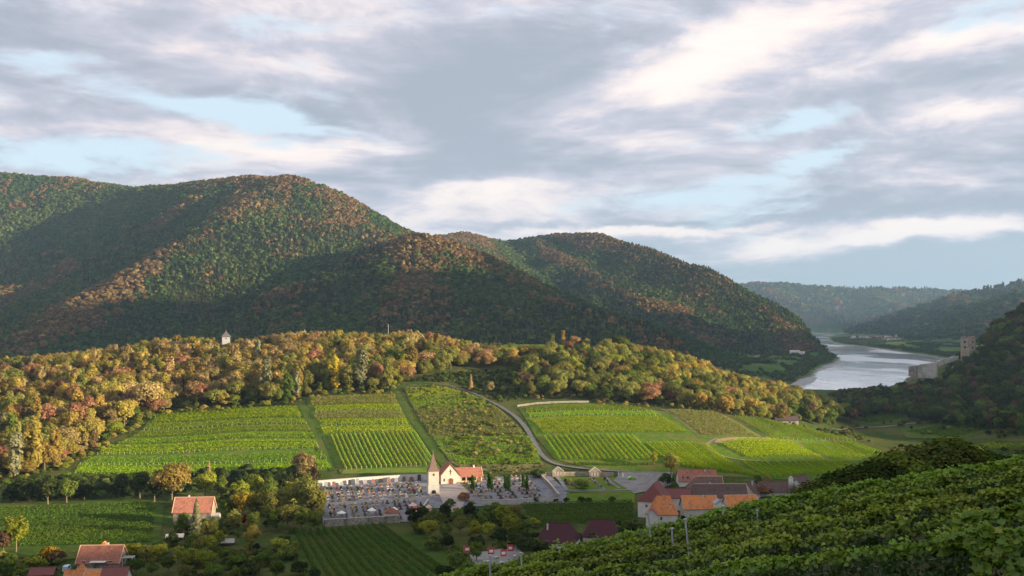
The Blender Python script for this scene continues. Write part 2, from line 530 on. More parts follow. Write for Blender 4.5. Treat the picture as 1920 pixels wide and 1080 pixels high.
def mat_leaf(name, c1, c2, c3=None, trans=0.38, gloss=0.0, var=0.35, noise=None, hue=.035):
    """foliage: colour by leaf (face tint) and by plant (object random)"""
    if name in MAT:
        return MAT[name]
    m = bpy.data.materials.new(name)
    m.use_nodes = True
    t = NT(m.node_tree)
    t.n.clear()
    at = t.new('ShaderNodeAttribute', attribute_name='tint')
    oi = t.new('ShaderNodeObjectInfo')
    r = oi.outputs['Random']
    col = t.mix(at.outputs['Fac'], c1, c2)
    if c3:
        k = t.m('FRACT', t.m('ADD', t.m('MULTIPLY', at.outputs['Fac'], 7.31), t.m('MULTIPLY', r, 3.7)))
        col = t.mix(t.ramp(k, 0.72, 0.95, 0.0, 0.8), col, c3)
    hs = t.new('ShaderNodeHueSaturation')
    t.put(hs.inputs['Hue'], t.m('ADD', 0.5, t.m('MULTIPLY', t.m('SUBTRACT', t.m('FRACT', t.m('MULTIPLY', r, 5.3)), 0.5), hue)))
    hs.inputs['Saturation'].default_value = 1.0
    t.put(hs.inputs['Value'], t.ramp(r, 0, 1, 1 - var, 1 + var, 'LINEAR'))
    t.l.new(col, hs.inputs['Color'])
    col = hs.outputs[0]
    if noise:
        g = t.new('ShaderNodeNewGeometry')
        col = t.mix(t.ramp(t.noise(g.outputs['Position'], noise[0], 4, .6), .42, .62), col, noise[1])
    d = t.new('ShaderNodeBsdfDiffuse')
    t.l.new(col, d.inputs[0])
    tr = t.new('ShaderNodeBsdfTranslucent')
    t.l.new(col, tr.inputs[0])
    mx = t.new('ShaderNodeMixShader')
    mx.inputs[0].default_value = trans
    t.l.new(d.outputs[0], mx.inputs[1])
    t.l.new(tr.outputs[0], mx.inputs[2])
    res = mx.outputs[0]
    if gloss:
        gl = t.new('ShaderNodeBsdfGlossy')
        gl.inputs['Roughness'].default_value = 0.5
        gl.inputs['Color'].default_value = (.9, .95, .9, 1)
        m2 = t.new('ShaderNodeMixShader')
        m2.inputs[0].default_value = gloss
        t.l.new(res, m2.inputs[1])
        t.l.new(gl.outputs[0], m2.inputs[2])
        res = m2.outputs[0]
    out = t.new('ShaderNodeOutputMaterial')
    t.l.new(res, out.inputs[0])
    MAT[name] = m
    return m


def link(o, parent=None):
    COL.objects.link(o)
    if parent is not None:
        o.parent = parent
    return o


def tag(o, label=None, cat=None, group=None, kind=None):
    if label:
        o['label'] = label
    if cat:
        o['category'] = cat
    if group:
        o['group'] = group
    if kind:
        o['kind'] = kind
    return o


def empty(name, loc, rz=0.0, label=None, cat=None, group=None):
    o = bpy.data.objects.new(name, None)
    o.empty_display_size = 0.5
    o.location = loc
    o.rotation_euler = (0, 0, rz)
    link(o)
    return tag(o, label, cat, group)


def fast_mesh(name, verts, faces, mats, tint=None, smooth=False, midx=None):
    """verts (N,3), faces (M,k) arrays with constant k"""
    verts = np.asarray(verts, np.float32)
    faces = np.asarray(faces, np.int32)
    me = bpy.data.meshes.new(name)
    me.vertices.add(len(verts))
    me.vertices.foreach_set('co', verts.ravel())
    k = faces.shape[1]
    me.loops.add(faces.size)
    me.loops.foreach_set('vertex_index', faces.ravel())
    me.polygons.add(len(faces))
    me.polygons.foreach_set('loop_start', np.arange(0, faces.size, k, dtype=np.int32))
    if smooth:
        me.polygons.foreach_set('use_smooth', np.ones(len(faces), bool))
    for mm in (mats if isinstance(mats, (list, tuple)) else [mats]):
        me.materials.append(mm)
    if midx is not None:
        me.polygons.foreach_set('material_index', np.asarray(midx, np.int32))
    if tint is not None:
        a = me.attributes.new('tint', 'FLOAT', 'FACE')
        a.data.foreach_set('value', np.asarray(tint, np.float32))
    me.update(calc_edges=True)
    me.validate()
    return me


def quads_from(cent, nrm, size, r=rng, aspect=(0.7, 1.25)):
    """one quad per centre, facing nrm with a random turn"""
    n = len(cent)
    nrm = nrm / (np.linalg.norm(nrm, axis=1, keepdims=True) + 1e-9)
    a = r.normal(size=(n, 3))
    u = np.cross(nrm, a)
    u /= np.linalg.norm(u, axis=1, keepdims=True) + 1e-9
    v = np.cross(nrm, u)
    s = np.broadcast_to(np.asarray(size, float).reshape(-1, 1), (n, 1))
    u = u * s * r.uniform(*aspect, (n, 1)) * .5
    v = v * s * r.uniform(*aspect, (n, 1)) * .5
    k = r.uniform(.35, .8, (n, 1))
    V = np.stack([cent - u * k - v, cent + u - v * k, cent + u * k + v, cent - u + v * k], 1).reshape(-1, 3)
    F = np.arange(4 * n).reshape(-1, 4)
    return V, F


class MB:
    """collects boxes, prisms and tubes of one part"""
    def __init__(s):
        s.v, s.f = [], []

    def add(s, vs, fs):
        o = len(s.v)
        s.v += [tuple(p) for p in vs]
        s.f += [tuple(i + o for i in f) for f in fs]
        return s

    def box(s, x0, x1, y0, y1, z0, z1):
        return s.add([(x0, y0, z0), (x1, y0, z0), (x1, y1, z0), (x0, y1, z0), (x0, y0, z1), (x1, y0, z1), (x1, y1, z1), (x0, y1, z1)],
                     [(0, 3, 2, 1), (4, 5, 6, 7), (0, 1, 5, 4), (1, 2, 6, 5), (2, 3, 7, 6), (3, 0, 4, 7)])

    def prism(s, pts, y0, y1):
        """polygon in xz, counter-clockwise seen from -y, extruded along y"""
        n = len(pts)
        vs = [(x, y0, z) for x, z in pts] + [(x, y1, z) for x, z in pts]
        fs = [tuple(range(n)), tuple(range(2 * n - 1, n - 1, -1))]
        fs += [(i, i + n, (i + 1) % n + n, (i + 1) % n) for i in range(n)]
        return s.add(vs, fs)

    def prismx(s, pts, x0, x1):
        n = len(pts)
        vs = [(x0, y, z) for y, z in pts] + [(x1, y, z) for y, z in pts]
        fs = [tuple(range(n - 1, -1, -1)), tuple(range(n, 2 * n))]
        fs += [(i, (i + 1) % n, (i + 1) % n + n, i + n) for i in range(n)]
        return s.add(vs, fs)

    def tube(s, p0, p1, r0, r1, n=6):
        p0, p1 = Vector(p0), Vector(p1)
        d = (p1 - p0).normalized()
        a = Vector((1, 0, 0)) if abs(d.x) < .9 else Vector((0, 1, 0))
        u = d.cross(a).normalized()
        w = d.cross(u)
        vs = []
        for p, r in ((p0, r0), (p1, r1)):
            for i in range(n):
                an = 2 * math.pi * i / n
                vs.append(p + (u * math.cos(an) + w * math.sin(an)) * r)
        fs = [(i, (i + 1) % n, (i + 1) % n + n, i + n) for i in range(n)]
        fs += [tuple(range(n - 1, -1, -1)), tuple(range(n, 2 * n))]
        return s.add(vs, fs)

    def pyramid(s, x0, x1, y0, y1, z0, z1, top=0.0):
        cx, cy = (x0 + x1) / 2, (y0 + y1) / 2
        t = top / 2
        return s.add([(x0, y0, z0), (x1, y0, z0), (x1, y1, z0), (x0, y1, z0), (cx - t, cy - t, z1), (cx + t, cy - t, z1), (cx + t, cy + t, z1), (cx - t, cy + t, z1)],
                     [(0, 3, 2, 1), (4, 5, 6, 7), (0, 1, 5, 4), (1, 2, 6, 5), (2, 3, 7, 6), (3, 0, 4, 7)])

    def build(s, name, m, parent=None, smooth=False):
        me = bpy.data.meshes.new(name)
        me.from_pydata(s.v, [], s.f)
        me.materials.append(m)
        bm = bmesh.new()
        bm.from_mesh(me)
        bmesh.ops.recalc_face_normals(bm, faces=bm.faces)
        bm.to_mesh(me)
        bm.free()
        if smooth:
            for p in me.polygons:
                p.use_smooth = True
        o = bpy.data.objects.new(name, me)
        return link(o, parent)


ORD = ['first', 'second', 'third', 'fourth', 'fifth', 'sixth', 'seventh', 'eighth', 'ninth', 'tenth', 'eleventh', 'twelfth', 'thirteenth',
       'fourteenth', 'fifteenth', 'sixteenth', 'seventeenth', 'eighteenth', 'nineteenth', 'twentieth', 'twenty-first', 'twenty-second',
       'twenty-third', 'twenty-fourth', 'twenty-fifth', 'twenty-sixth', 'twenty-seventh', 'twenty-eighth', 'twenty-ninth', 'thirtieth']

# ------------------------------------------------------------------ ground sheets
def mat_ground_near():
    m = bpy.data.materials.new('valley_ground')
    m.use_nodes = True
    t = NT(m.node_tree)
    b = t.n['Principled BSDF']
    g = t.new('ShaderNodeNewGeometry')
    p = g.outputs['Position']
    a = t.ramp(t.noise(p, 0.03, 5, .6), .38, .62)
    c = t.mix(a, (0.045, 0.085, 0.018), (0.09, 0.105, 0.03))
    f2 = t.ramp(t.noise(p, 0.22, 5, .65), .45, .7)
    c = t.mix(f2, c, (0.13, 0.115, 0.05))
    f3 = t.ramp(t.noise(p, 1.3, 4, .7), .3, .7, .7, 1.25, 'LINEAR')
    c = t.v('SCALE', c, (0, 0, 0), f3)
    t.l.new(c, b.inputs['Base Color'])
    b.inputs['Roughness'].default_value = 1.0
    b.inputs['Specular IOR Level'].default_value = 0.0
    bn = t.new('ShaderNodeBump')
    bn.inputs['Distance'].default_value = 0.6
    t.l.new(t.noise(p, 0.9, 6, .7), bn.inputs['Height'])
    t.l.new(bn.outputs[0], b.inputs['Normal'])
    return m


def mat_ground_far():
    m = bpy.data.materials.new('forest_floor')
    m.use_nodes = True
    t = NT(m.node_tree)
    b = t.n['Principled BSDF']
    g = t.new('ShaderNodeNewGeometry')
    p = g.outputs['Position']
    sp = t.new('ShaderNodeSeparateXYZ')
    t.l.new(p, sp.inputs[0])
    a = t.ramp(t.noise(p, 0.006, 5, .6), .4, .6)
    c = t.mix(a, (0.035, 0.055, 0.018), (0.07, 0.06, 0.025))
    fl = t.ramp(sp.outputs[2], 18, 40)                      # fields on the flood plain
    fn = t.mix(t.ramp(t.noise(p, 0.012, 3, .5), .4, .6), (0.06, 0.12, 0.025), (0.12, 0.15, 0.045))
    c = t.mix(fl, fn, c)
    sh = t.ramp(sp.outputs[2], 0.4, 2.2)
    c = t.mix(sh, (0.26, 0.24, 0.21), c)
    t.l.new(c, b.inputs['Base Color'])
    b.inputs['Roughness'].default_value = 1.0
    b.inputs['Specular IOR Level'].default_value = 0.0
    return m


def grid_mesh(name, xs, ys, mat, hole=None, smooth=True):
    X, Y = np.meshgrid(xs, ys)
    Z = H(X.ravel(), Y.ravel())
    V = np.c_[X.ravel(), Y.ravel(), Z]
    nx, ny = len(xs), len(ys)
    i = np.arange(nx * ny).reshape(ny, nx)
    F = np.stack([i[:-1, :-1], i[:-1, 1:], i[1:, 1:], i[1:, :-1]], -1).reshape(-1, 4)
    if hole:
        c = V[F].mean(1)
        keep = ~((c[:, 0] > hole[0]) & (c[:, 0] < hole[1]) & (c[:, 1] > hole[2]) & (c[:, 1] < hole[3]))
        F = F[keep]
    me = fast_mesh(name, V, F, mat, smooth=smooth)
    o = bpy.data.objects.new(name, me)
    return tag(link(o), kind='structure')


GXS = np.r_[np.arange(-700, -60, 5), np.arange(-60, 80, 2), np.arange(80, 1001, 5)]
GYS = np.r_[np.arange(-150, 0, 5), np.arange(0, 80, 2), np.arange(80, 900, 4), np.arange(900, 1701, 5)]
M_NEAR = mat_ground_near()
grid_mesh('valley_ground', GXS, GYS, M_NEAR)
M_FAR = mat_ground_far()
grid_mesh('hills', _fx, _fy, M_FAR, hole=(NX0, NX1, NY0, NY1))


def mat_water():
    m = bpy.data.materials.new('river_water')
    m.use_nodes = True
    t = NT(m.node_tree)
    b = t.n['Principled BSDF']
    b.inputs['Base Color'].default_value = (0.52, 0.53, 0.56, 1)
    b.inputs['Roughness'].default_value = 0.12
    b.inputs['Specular IOR Level'].default_value = 0.9
    b.inputs['IOR'].default_value = 1.6
    g = t.new('ShaderNodeNewGeometry')
    p = t.v('MULTIPLY', g.outputs['Position'], (1.0, 0.35, 1.0))
    bn = t.new('ShaderNodeBump')
    bn.inputs['Strength'].default_value = 0.16
    bn.inputs['Distance'].default_value = 1.0
    h = t.m('ADD', t.m('MULTIPLY', t.noise(p, 0.12, 4, .6), 1.0), t.m('MULTIPLY', t.noise(p, 0.012, 3, .5), 6.0))
    t.l.new(h, bn.inputs['Height'])
    t.l.new(bn.outputs[0], b.inputs['Normal'])
    big = t.ramp(t.noise(p, 0.006, 3, .6), .45, .62, .05, .2)
    t.l.new(big, b.inputs['Roughness'])
    return m


wv = MB().add([(-1600, 1300, 0), (2600, 1300, 0), (2600, 7600, 0), (-1600, 7600, 0)], [(0, 1, 2, 3)]).build('river_water', mat_water())
tag(wv, kind='structure')

# ------------------------------------------------------------------ trees: shared crown shapes
def crown_geo(seed, wid, z0, z1, nlobe, nleaf, leaf, kind='round', jit=.42):
    """leaf faces of a crown of unit tree height"""
    r = np.random.default_rng(seed)
    zc, hz = (z0 + z1) / 2, (z1 - z0) / 2
    if kind == 'cone':
        t = r.beta(1.1, 1.6, nleaf)
        lay = np.floor(t * 16) / 16 + r.uniform(0, .035, nleaf)
        rad = wid * (1 - lay) ** .85 * (0.35 + .65 * np.sqrt(r.uniform(0, 1, nleaf))) * (1 - .35 * ((t * 16) % 1))
        an = r.uniform(0, 2 * np.pi, nleaf)
        rad *= 1 + .18 * np.sin(an * 3 + lay * 40)
        C = np.c_[rad * np.cos(an), rad * np.sin(an), z0 + (z1 - z0) * t]
        N = np.c_[np.cos(an), np.sin(an), np.full(nleaf, .55)] + r.normal(0, .35, (nleaf, 3))
        T = r.uniform(0, 1, nleaf)
        V, F = quads_from(C, N, leaf, r)
        return V, F, T
    d = r.normal(size=(nlobe, 3))
    d /= np.linalg.norm(d, axis=1, keepdims=True)
    d[:, 2] = np.abs(d[:, 2]) * np.where(r.uniform(size=nlobe) < .28, -.8, 1)
    rr = r.uniform(.45, .74, nlobe) if kind == 'round' else r.uniform(.4, .78, nlobe)
    lc = d * rr[:, None]
    if kind == 'tall':
        lc[:, 2] = r.uniform(-.8, .8, nlobe)
        k = np.sqrt(np.maximum(0, 1 - lc[:, 2] ** 2)) * .62
        lc[:, :2] *= (k / (np.linalg.norm(lc[:, :2], axis=1) + 1e-6))[:, None] * r.uniform(.3, 1, nlobe)[:, None]
    lr = r.uniform(.24, .42, nlobe)
    if kind == 'tall':
        lr *= .8
    pick = r.integers(0, nlobe, nleaf)
    q = r.normal(size=(nleaf, 3))
    q /= np.linalg.norm(q, axis=1, keepdims=True)
    q[:, 2] = np.where(q[:, 2] < -.35, -q[:, 2], q[:, 2])
    rad = lr[pick] * r.uniform(.72, 1.08, nleaf)
    C = lc[pick] + q * rad[:, None]
    C += r.normal(0, .02, C.shape)
    N = q + C * .35 + r.normal(0, jit, (nleaf, 3)) + np.array([0, 0, .12])
    C = C * np.array([wid, wid, hz]) + np.array([0, 0, zc])
    T = np.clip(r.uniform(0, 1, nlobe)[pick] * .55 + r.uniform(0, .45, nleaf), 0, 1)
    V, F = quads_from(C, N, leaf * r.uniform(.7, 1.35, nleaf), r)
    return V, F, T


LEAFM = {
    'tan': mat_leaf('leaf_tan', (.30, .215, .085), (.46, .345, .15), (.45, .40, .14), .48),
    'ochre': mat_leaf('leaf_ochre', (.28, .215, .045), (.48, .38, .09), (.46, .33, .09), .48),
    'rust': mat_leaf('leaf_rust', (.25, .125, .065), (.43, .235, .12), (.42, .31, .13), .45),
    'olive': mat_leaf('leaf_olive', (.16, .175, .035), (.32, .325, .08), (.34, .28, .08), .48),
    'green': mat_leaf('leaf_green', (.05, .09, .015), (.16, .22, .035), (.20, .20, .04)),
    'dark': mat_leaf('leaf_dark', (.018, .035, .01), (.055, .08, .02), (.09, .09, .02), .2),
    'lime': mat_leaf('leaf_lime', (.13, .16, .015), (.32, .34, .04), (.42, .38, .05)),
    'gold': mat_leaf('leaf_gold', (.34, .20, .02), (.55, .38, .04), (.40, .36, .05)),
    'silver': mat_leaf('leaf_silver', (.15, .155, .075), (.31, .31, .17), (.30, .27, .12)),
    'bluegreen': mat_leaf('leaf_bluegreen', (.07, .09, .06), (.19, .20, .135), (.16, .15, .10)),
    'cypress': mat_leaf('leaf_cypress', (.02, .055, .008), (.07, .15, .02), None, .2),
    'red': mat_leaf('leaf_red', (.22, .015, .01), (.42, .045, .02), None, .3),
    'brown': mat_leaf('leaf_brown', (.065, .045, .028), (.13, .09, .05), (.17, .09, .045), .2),
}
M_BARK = mat_surface('bark', (.10, .075, .05), (.20, .165, .12), 2.0)
M_DUMMY = LEAFM['green']
SH = {}


def shape(key, *a, **k):
    V, F, T = crown_geo(*a, **k)
    SH[key] = fast_mesh('crown', V, F, M_DUMMY, T)


for i in range(4):
    shape(f'round{i}', 10 + i, .33, .12, 1.0, 28 + 4 * i, 2600, .043)
shape('wide0', 21, .46, .14, 1.0, 38, 3200, .043)
shape('wide1', 22, .42, .10, 1.0, 34, 3000, .043)
for i in range(3):
    shape(f'tall{i}', 30 + i, .22, .06, 1.0, 34, 1700, .046, kind='tall')
shape('col0', 41, .105, .02, 1.0, 30, 1300, .035, kind='tall')
shape('cone0', 51, .22, .05, 1.0, 1, 1900, .05, kind='cone')
shape('cone1', 52, .19, .04, 1.0, 1, 1700, .05, kind='cone')
for i in range(3):
    shape(f'bush{i}', 60 + i, .62, -.05, 1.0, 22, 1500, .085)
shape('dense0', 71, .5, .02, 1.0, 60, 15000, .034)
shape('dense1', 72, .62, .0, 1.0, 70, 16000, .034)

_b = MB()
_b.tube((0, 0, -.06), (.01, 0, .30), .026, .018, 7)
_b.tube((.01, 0, .28), (-.02, .02, .62), .017, .007, 6)
_b.tube((.01, 0, .24), (.15, .04, .50), .012, .004, 5)
_b.tube((.005, 0, .27), (-.14, -.05, .53), .012, .004, 5)
_b.tube((0, 0, .33), (.03, .15, .58), .010, .004, 5)
_t = _b.build('trunk', M_BARK)
TRUNK = _t.data
bpy.data.objects.remove(_t)


def make_tree(loc, h, shp, colr, label, cat='tree', group=None, name='tree', rz=None, wide=1.0):
    root = empty(name, loc, rng.uniform(0, 6.28) if rz is None else rz, label, cat, group)
    root.scale = (h * wide, h * wide, h)
    c = bpy.data.objects.new('crown', SH[shp])
    link(c, root)
    c.material_slots[0].link = 'OBJECT'
    c.material_slots[0].material = LEAFM[colr]
    if not shp.startswith('bush'):
        t = bpy.data.objects.new('trunk', TRUNK)
        link(t, root)
    return root


def scatter(name, pts, scl, idx, protos, label, wz=None):
    """one 'stuff' object: instances of crown shapes on points"""
    coll = bpy.data.collections.new(name + '_shapes')
    for i, (me, m, sc) in enumerate(protos):
        o = bpy.data.objects.new(f'shape_{i:02d}', me)
        coll.objects.link(o)
        o.material_slots[0].link = 'OBJECT'
        o.material_slots[0].material = m
    me = bpy.data.meshes.new(name)
    me.vertices.add(len(pts))
    me.vertices.foreach_set('co', np.asarray(pts, np.float32).ravel())
    for nm, arr, tp in (('s', scl, 'FLOAT'), ('i', idx, 'INT'), ('r', rng.uniform(0, 6.28, len(pts)), 'FLOAT'),
                        ('w', np.asarray(scl) * (rng.uniform(.95, 1.35, len(pts)) if wz is None else wz), 'FLOAT')):
        a = me.attributes.new(nm, tp, 'POINT')
        a.data.foreach_set('value', np.asarray(arr, np.int32 if tp == 'INT' else np.float32))
    o = bpy.data.objects.new(name, me)
    link(o)
    ng = bpy.data.node_groups.new(name, 'GeometryNodeTree')
    ng.interface.new_socket('Geometry', in_out='INPUT', socket_type='NodeSocketGeometry')
    ng.interface.new_socket('Geometry', in_out='OUTPUT', socket_type='NodeSocketGeometry')
    N, L = ng.nodes, ng.links
    gi, go = N.new('NodeGroupInput'), N.new('NodeGroupOutput')
    ip = N.new('GeometryNodeInstanceOnPoints')
    ci = N.new('GeometryNodeCollectionInfo')
    ci.inputs['Collection'].default_value = coll
    ci.inputs['Separate Children'].default_value = True
    ci.inputs['Reset Children'].default_value = True

    def attr(nm, tp):
        a = N.new('GeometryNodeInputNamedAttribute')
        a.data_type = tp
        a.inputs['Name'].default_value = nm
        return a.outputs['Attribute']
    L.new(gi.outputs[0], ip.inputs['Points'])
    L.new(ci.outputs[0], ip.inputs['Instance'])
    ip.inputs['Pick Instance'].default_value = True
    L.new(attr('i', 'INT'), ip.inputs['Instance Index'])
    cr = N.new('ShaderNodeCombineXYZ')
    L.new(attr('r', 'FLOAT'), cr.inputs[2])
    L.new(cr.outputs[0], ip.inputs['Rotation'])
    cs = N.new('ShaderNodeCombineXYZ')
    L.new(attr('w', 'FLOAT'), cs.inputs[0])
    L.new(attr('w', 'FLOAT'), cs.inputs[1])
    L.new(attr('s', 'FLOAT'), cs.inputs[2])
    L.new(cs.outputs[0], ip.inputs['Scale'])
    L.new(ip.outputs[0], go.inputs[0])
    md = o.modifiers.new('scatter', 'NODES')
    md.node_group = ng
    return tag(o, label, kind='stuff')


def visible(x, y, z, steps=90, lift=0.0):
    ok = np.ones(len(x), bool)
    for f in np.linspace(.12, .985, steps):
        zz = CAMZ + (z + lift - CAMZ) * f
        ok &= zz > H(x * f, y * f, False) - 1.0
    return ok


# ---- far forests: one mass per side of the river
FARM = {
    'g': mat_leaf('far_green', (.032, .068, .019), (.068, .118, .027), (.10, .12, .03), .1, var=.15, hue=.012),
    'o': mat_leaf('far_olive', (.05, .08, .022), (.10, .138, .034), (.14, .13, .035), .1, var=.15, hue=.012),
    'r': mat_leaf('far_rust', (.13, .075, .032), (.21, .125, .052), (.17, .13, .05), .1, var=.15, hue=.012),
    't': mat_leaf('far_tan', (.14, .095, .04), (.24, .17, .07), (.22, .14, .05), .1, var=.15, hue=.012),
    'd': mat_leaf('far_conifer', (.018, .035, .016), (.05, .075, .03), (.08, .08, .03), .1, var=.22, hue=.012),
    'l': mat_leaf('far_conifer_pale', (.06, .075, .03), (.13, .135, .055), None, .1, var=.22, hue=.012),
}
FSH = []
for i in range(3):
    V, F, T = crown_geo(80 + i, .50, -.1, .85, 8, 100, .27, jit=.2)
    FSH.append(fast_mesh('far_crown', V, F, M_DUMMY, T))
V, F, T = crown_geo(90, .24, .0, 1.1, 1, 80, .2, kind='cone')
FSH.append(fast_mesh('far_cone', V, F, M_DUMMY, T))
FPROT = [(FSH[s], FARM[k], 1) for k in 'gort' for s in (0, 1, 2)] + [(FSH[3], FARM['d'], 1), (FSH[3], FARM['l'], 1)]


def far_points(Y0, Y1, st, pxa, pxb):
    xs = np.arange((min(pxa, pxb) - 960) / FPX * Y1 if pxa < 960 else (pxa - 960) / FPX * Y0, (pxb - 960) / FPX * Y1, st)
    ys = np.arange(Y0, Y1, st)
    X, Y = np.meshgrid(xs, ys)
    X = (X + rng.uniform(-.5, .5, X.shape) * st).ravel()
    Y = (Y + rng.uniform(-.5, .5, Y.shape) * st).ravel()
    px = 960 + X / Y * FPX
    k = (px > pxa) & (px < pxb)
    return X[k], Y[k]


def far_wood(name, X, Y, hmin, hmax, minz, label, extra=0.0):
    # leave the near terrain, the water and the flood plain open
    k = ~((Y < 1180) | ((X > 330) & (X < NX1) & (Y < NY1)))
    X, Y = X[k], Y[k]
    Z = H(X, Y)
    k = (Z > minz + (vnoise(X, Y, 90, 4) - .5) * 14)
    X, Y, Z = X[k], Y[k], Z[k]
    k = visible(X, Y, Z, lift=hmax * .7)
    X, Y, Z = X[k], Y[k], Z[k]
    n = len(X)
    a = vnoise(X, Y, 260, 21, 4)
    b = vnoise(X, Y, 110, 22, 3)
    c = vnoise(X, Y, 500, 23, 3)
    u = rng.uniform(0, 1, n)
    # more rust and tan where the ground stands out
    zz = Z - .5 * (H(X + 70, Y, False) + H(X - 70, Y, False))
    raised = np.clip(.5 + zz / 22 + (a - .5) * 1.6, 0, 1)
    kind = np.full(n, 0)
    mixv = (b - .5) * 2.4 + (u - .5) * .55 + .5
    kind = np.where(mixv < .5, 1, kind)
    kind = np.where((raised - .5) * 1.9 + (u - .5) * .8 + (b - .5) * 1.3 > .80 - extra - np.clip(Z - 120, 0, 200) / 1200, 2, kind)  # less rust low down: shade of the lower slopes put into the colour
    kind = np.where((raised - .5) * 1.5 + (rng.uniform(0, 1, n) - .5) * .9 > .80 - extra, 3, kind)
    idx = kind * 3 + rng.integers(0, 3, n)
    px, py = proj(X, Y, Z)
    con = (c > .56) | ((px > 150) & (px < 720) & (py > 430) & (py < 640) & (b < .62))
    con &= rng.uniform(0, 1, n) < .62
    idx = np.where(con, 12 + (rng.uniform(0, 1, n) < .35), idx)
    s = np.clip(rng.lognormal(0, .28, n) * (hmin + hmax) * .5 * (.75 + .5 * vnoise(X, Y, 60, 27, 2)), hmin * .6, hmax * 1.25)
    return scatter(name, np.c_[X, Y, Z - 1.0], s, idx, FPROT, label)


X, Y = far_points(1150, 3700, 8.0, -30, 1600)
far_wood('mountain_forest', X, Y, 7.5, 12.5, 16, 'mixed forest of green and rust coloured trees covering the big mountains behind the valley')
X, Y = far_points(3650, 9000, 21, 1340, 1960)
k1 = Y > 5300
far_wood('distant_forest', X[k1], Y[k1], 20, 34, 24, 'hazy forest on the farthest hills beyond the river bend', -.06)
far_wood('riverside_forest', X[~k1], Y[~k1], 17, 28, 22, 'dark forest on the steep hill above the far riverside village', -.25)
# bushes and poplars along the water and on the flood plain
X, Y = far_points(1650, 4600, 9, 1300, 1960)
Z = H(X, Y)
dr = poly_dist(X, Y, RIV)
k = (Z > 1.2) & (Z < 20) & ((dr < 45) | (vnoise(X, Y, 70, 31) > .60)) & (vnoise(X, Y, 120, 33) > .28)
X, Y, Z = X[k], Y[k], Z[k]
k = visible(X, Y, Z, lift=6)
X, Y, Z = X[k], Y[k], Z[k]
n = len(X)
scatter('riverbank_bushes', np.c_[X, Y, Z - .5], rng.uniform(4, 10, n), rng.integers(0, 6, n), FPROT,
        'green bushes and willows lining the river banks')

# ------------------------------------------------------------------ trees on the middle hill
COLNAME = {'tan': 'tan brown', 'ochre': 'ochre yellow', 'rust': 'rust red', 'olive': 'olive green', 'green': 'fresh green', 'dark': 'dark green',
           'lime': 'yellow green', 'gold': 'golden yellow', 'silver': 'silvery green', 'bluegreen': 'grey green', 'cypress': 'deep green', 'red': 'bright red', 'brown': 'dull brown'}
SHAPES = {'r': ['round0', 'round1', 'round2', 'round3', 'wide0', 'wide1'], 't': ['tall0', 'tall1', 'tall2'], 'b': ['bush0', 'bush1', 'bush2'], 'c': ['cone0', 'cone1']}
WOOD = [(-90, 905), (0, 902), (60, 893), (150, 868), (215, 825), (285, 782), (335, 772), (420, 768), (560, 752), (620, 735), (742, 735), (757, 716),
        (835, 706), (850, 694), (950, 690), (990, 700), (960, 735), (975, 748), (1100, 744), (1130, 758), (1240, 762), (1330, 772), (1440, 790),
        (1565, 802), (1600, 770), (1580, 400), (-90, 400)]
GULLY = [(835, 704), (975, 700), (965, 745), (935, 752), (850, 722)]
PLATEAU = [(966, 661), (968, 640), (1010, 640), (1128, 640), (1130, 661)]
xs = np.arange(-420, 330, 7.3)
ys = np.arange(520, 880, 7.6)
X, Y = np.meshgrid(xs, ys)
X = (X + rng.uniform(-.48, .48, X.shape) * 7.3).ravel()
Y = (Y + rng.uniform(-.48, .48, Y.shape) * 7.6).ravel()
Z = H(X, Y)
px, py = proj(X, Y, Z)
crest = np.interp(px, [0, 300, 600, 900, 1100, 1250, 1350, 1430, 1500, 1560], [745, 780, 800, 800, 785, 790, 790, 790, 800, 820])
k = in_poly(px, py, WOOD) & (Y < crest + 38) & (px > -60) & (px < 1600)
k &= ~(in_poly(px, py, GULLY) & (rng.uniform(0, 1, len(X)) < .9))
k &= ~(in_poly(px, py, PLATEAU))
k &= ~((px > 964) & (px < 1130) & (Y > 772))
k &= visible(X, Y, Z, 40, lift=12)
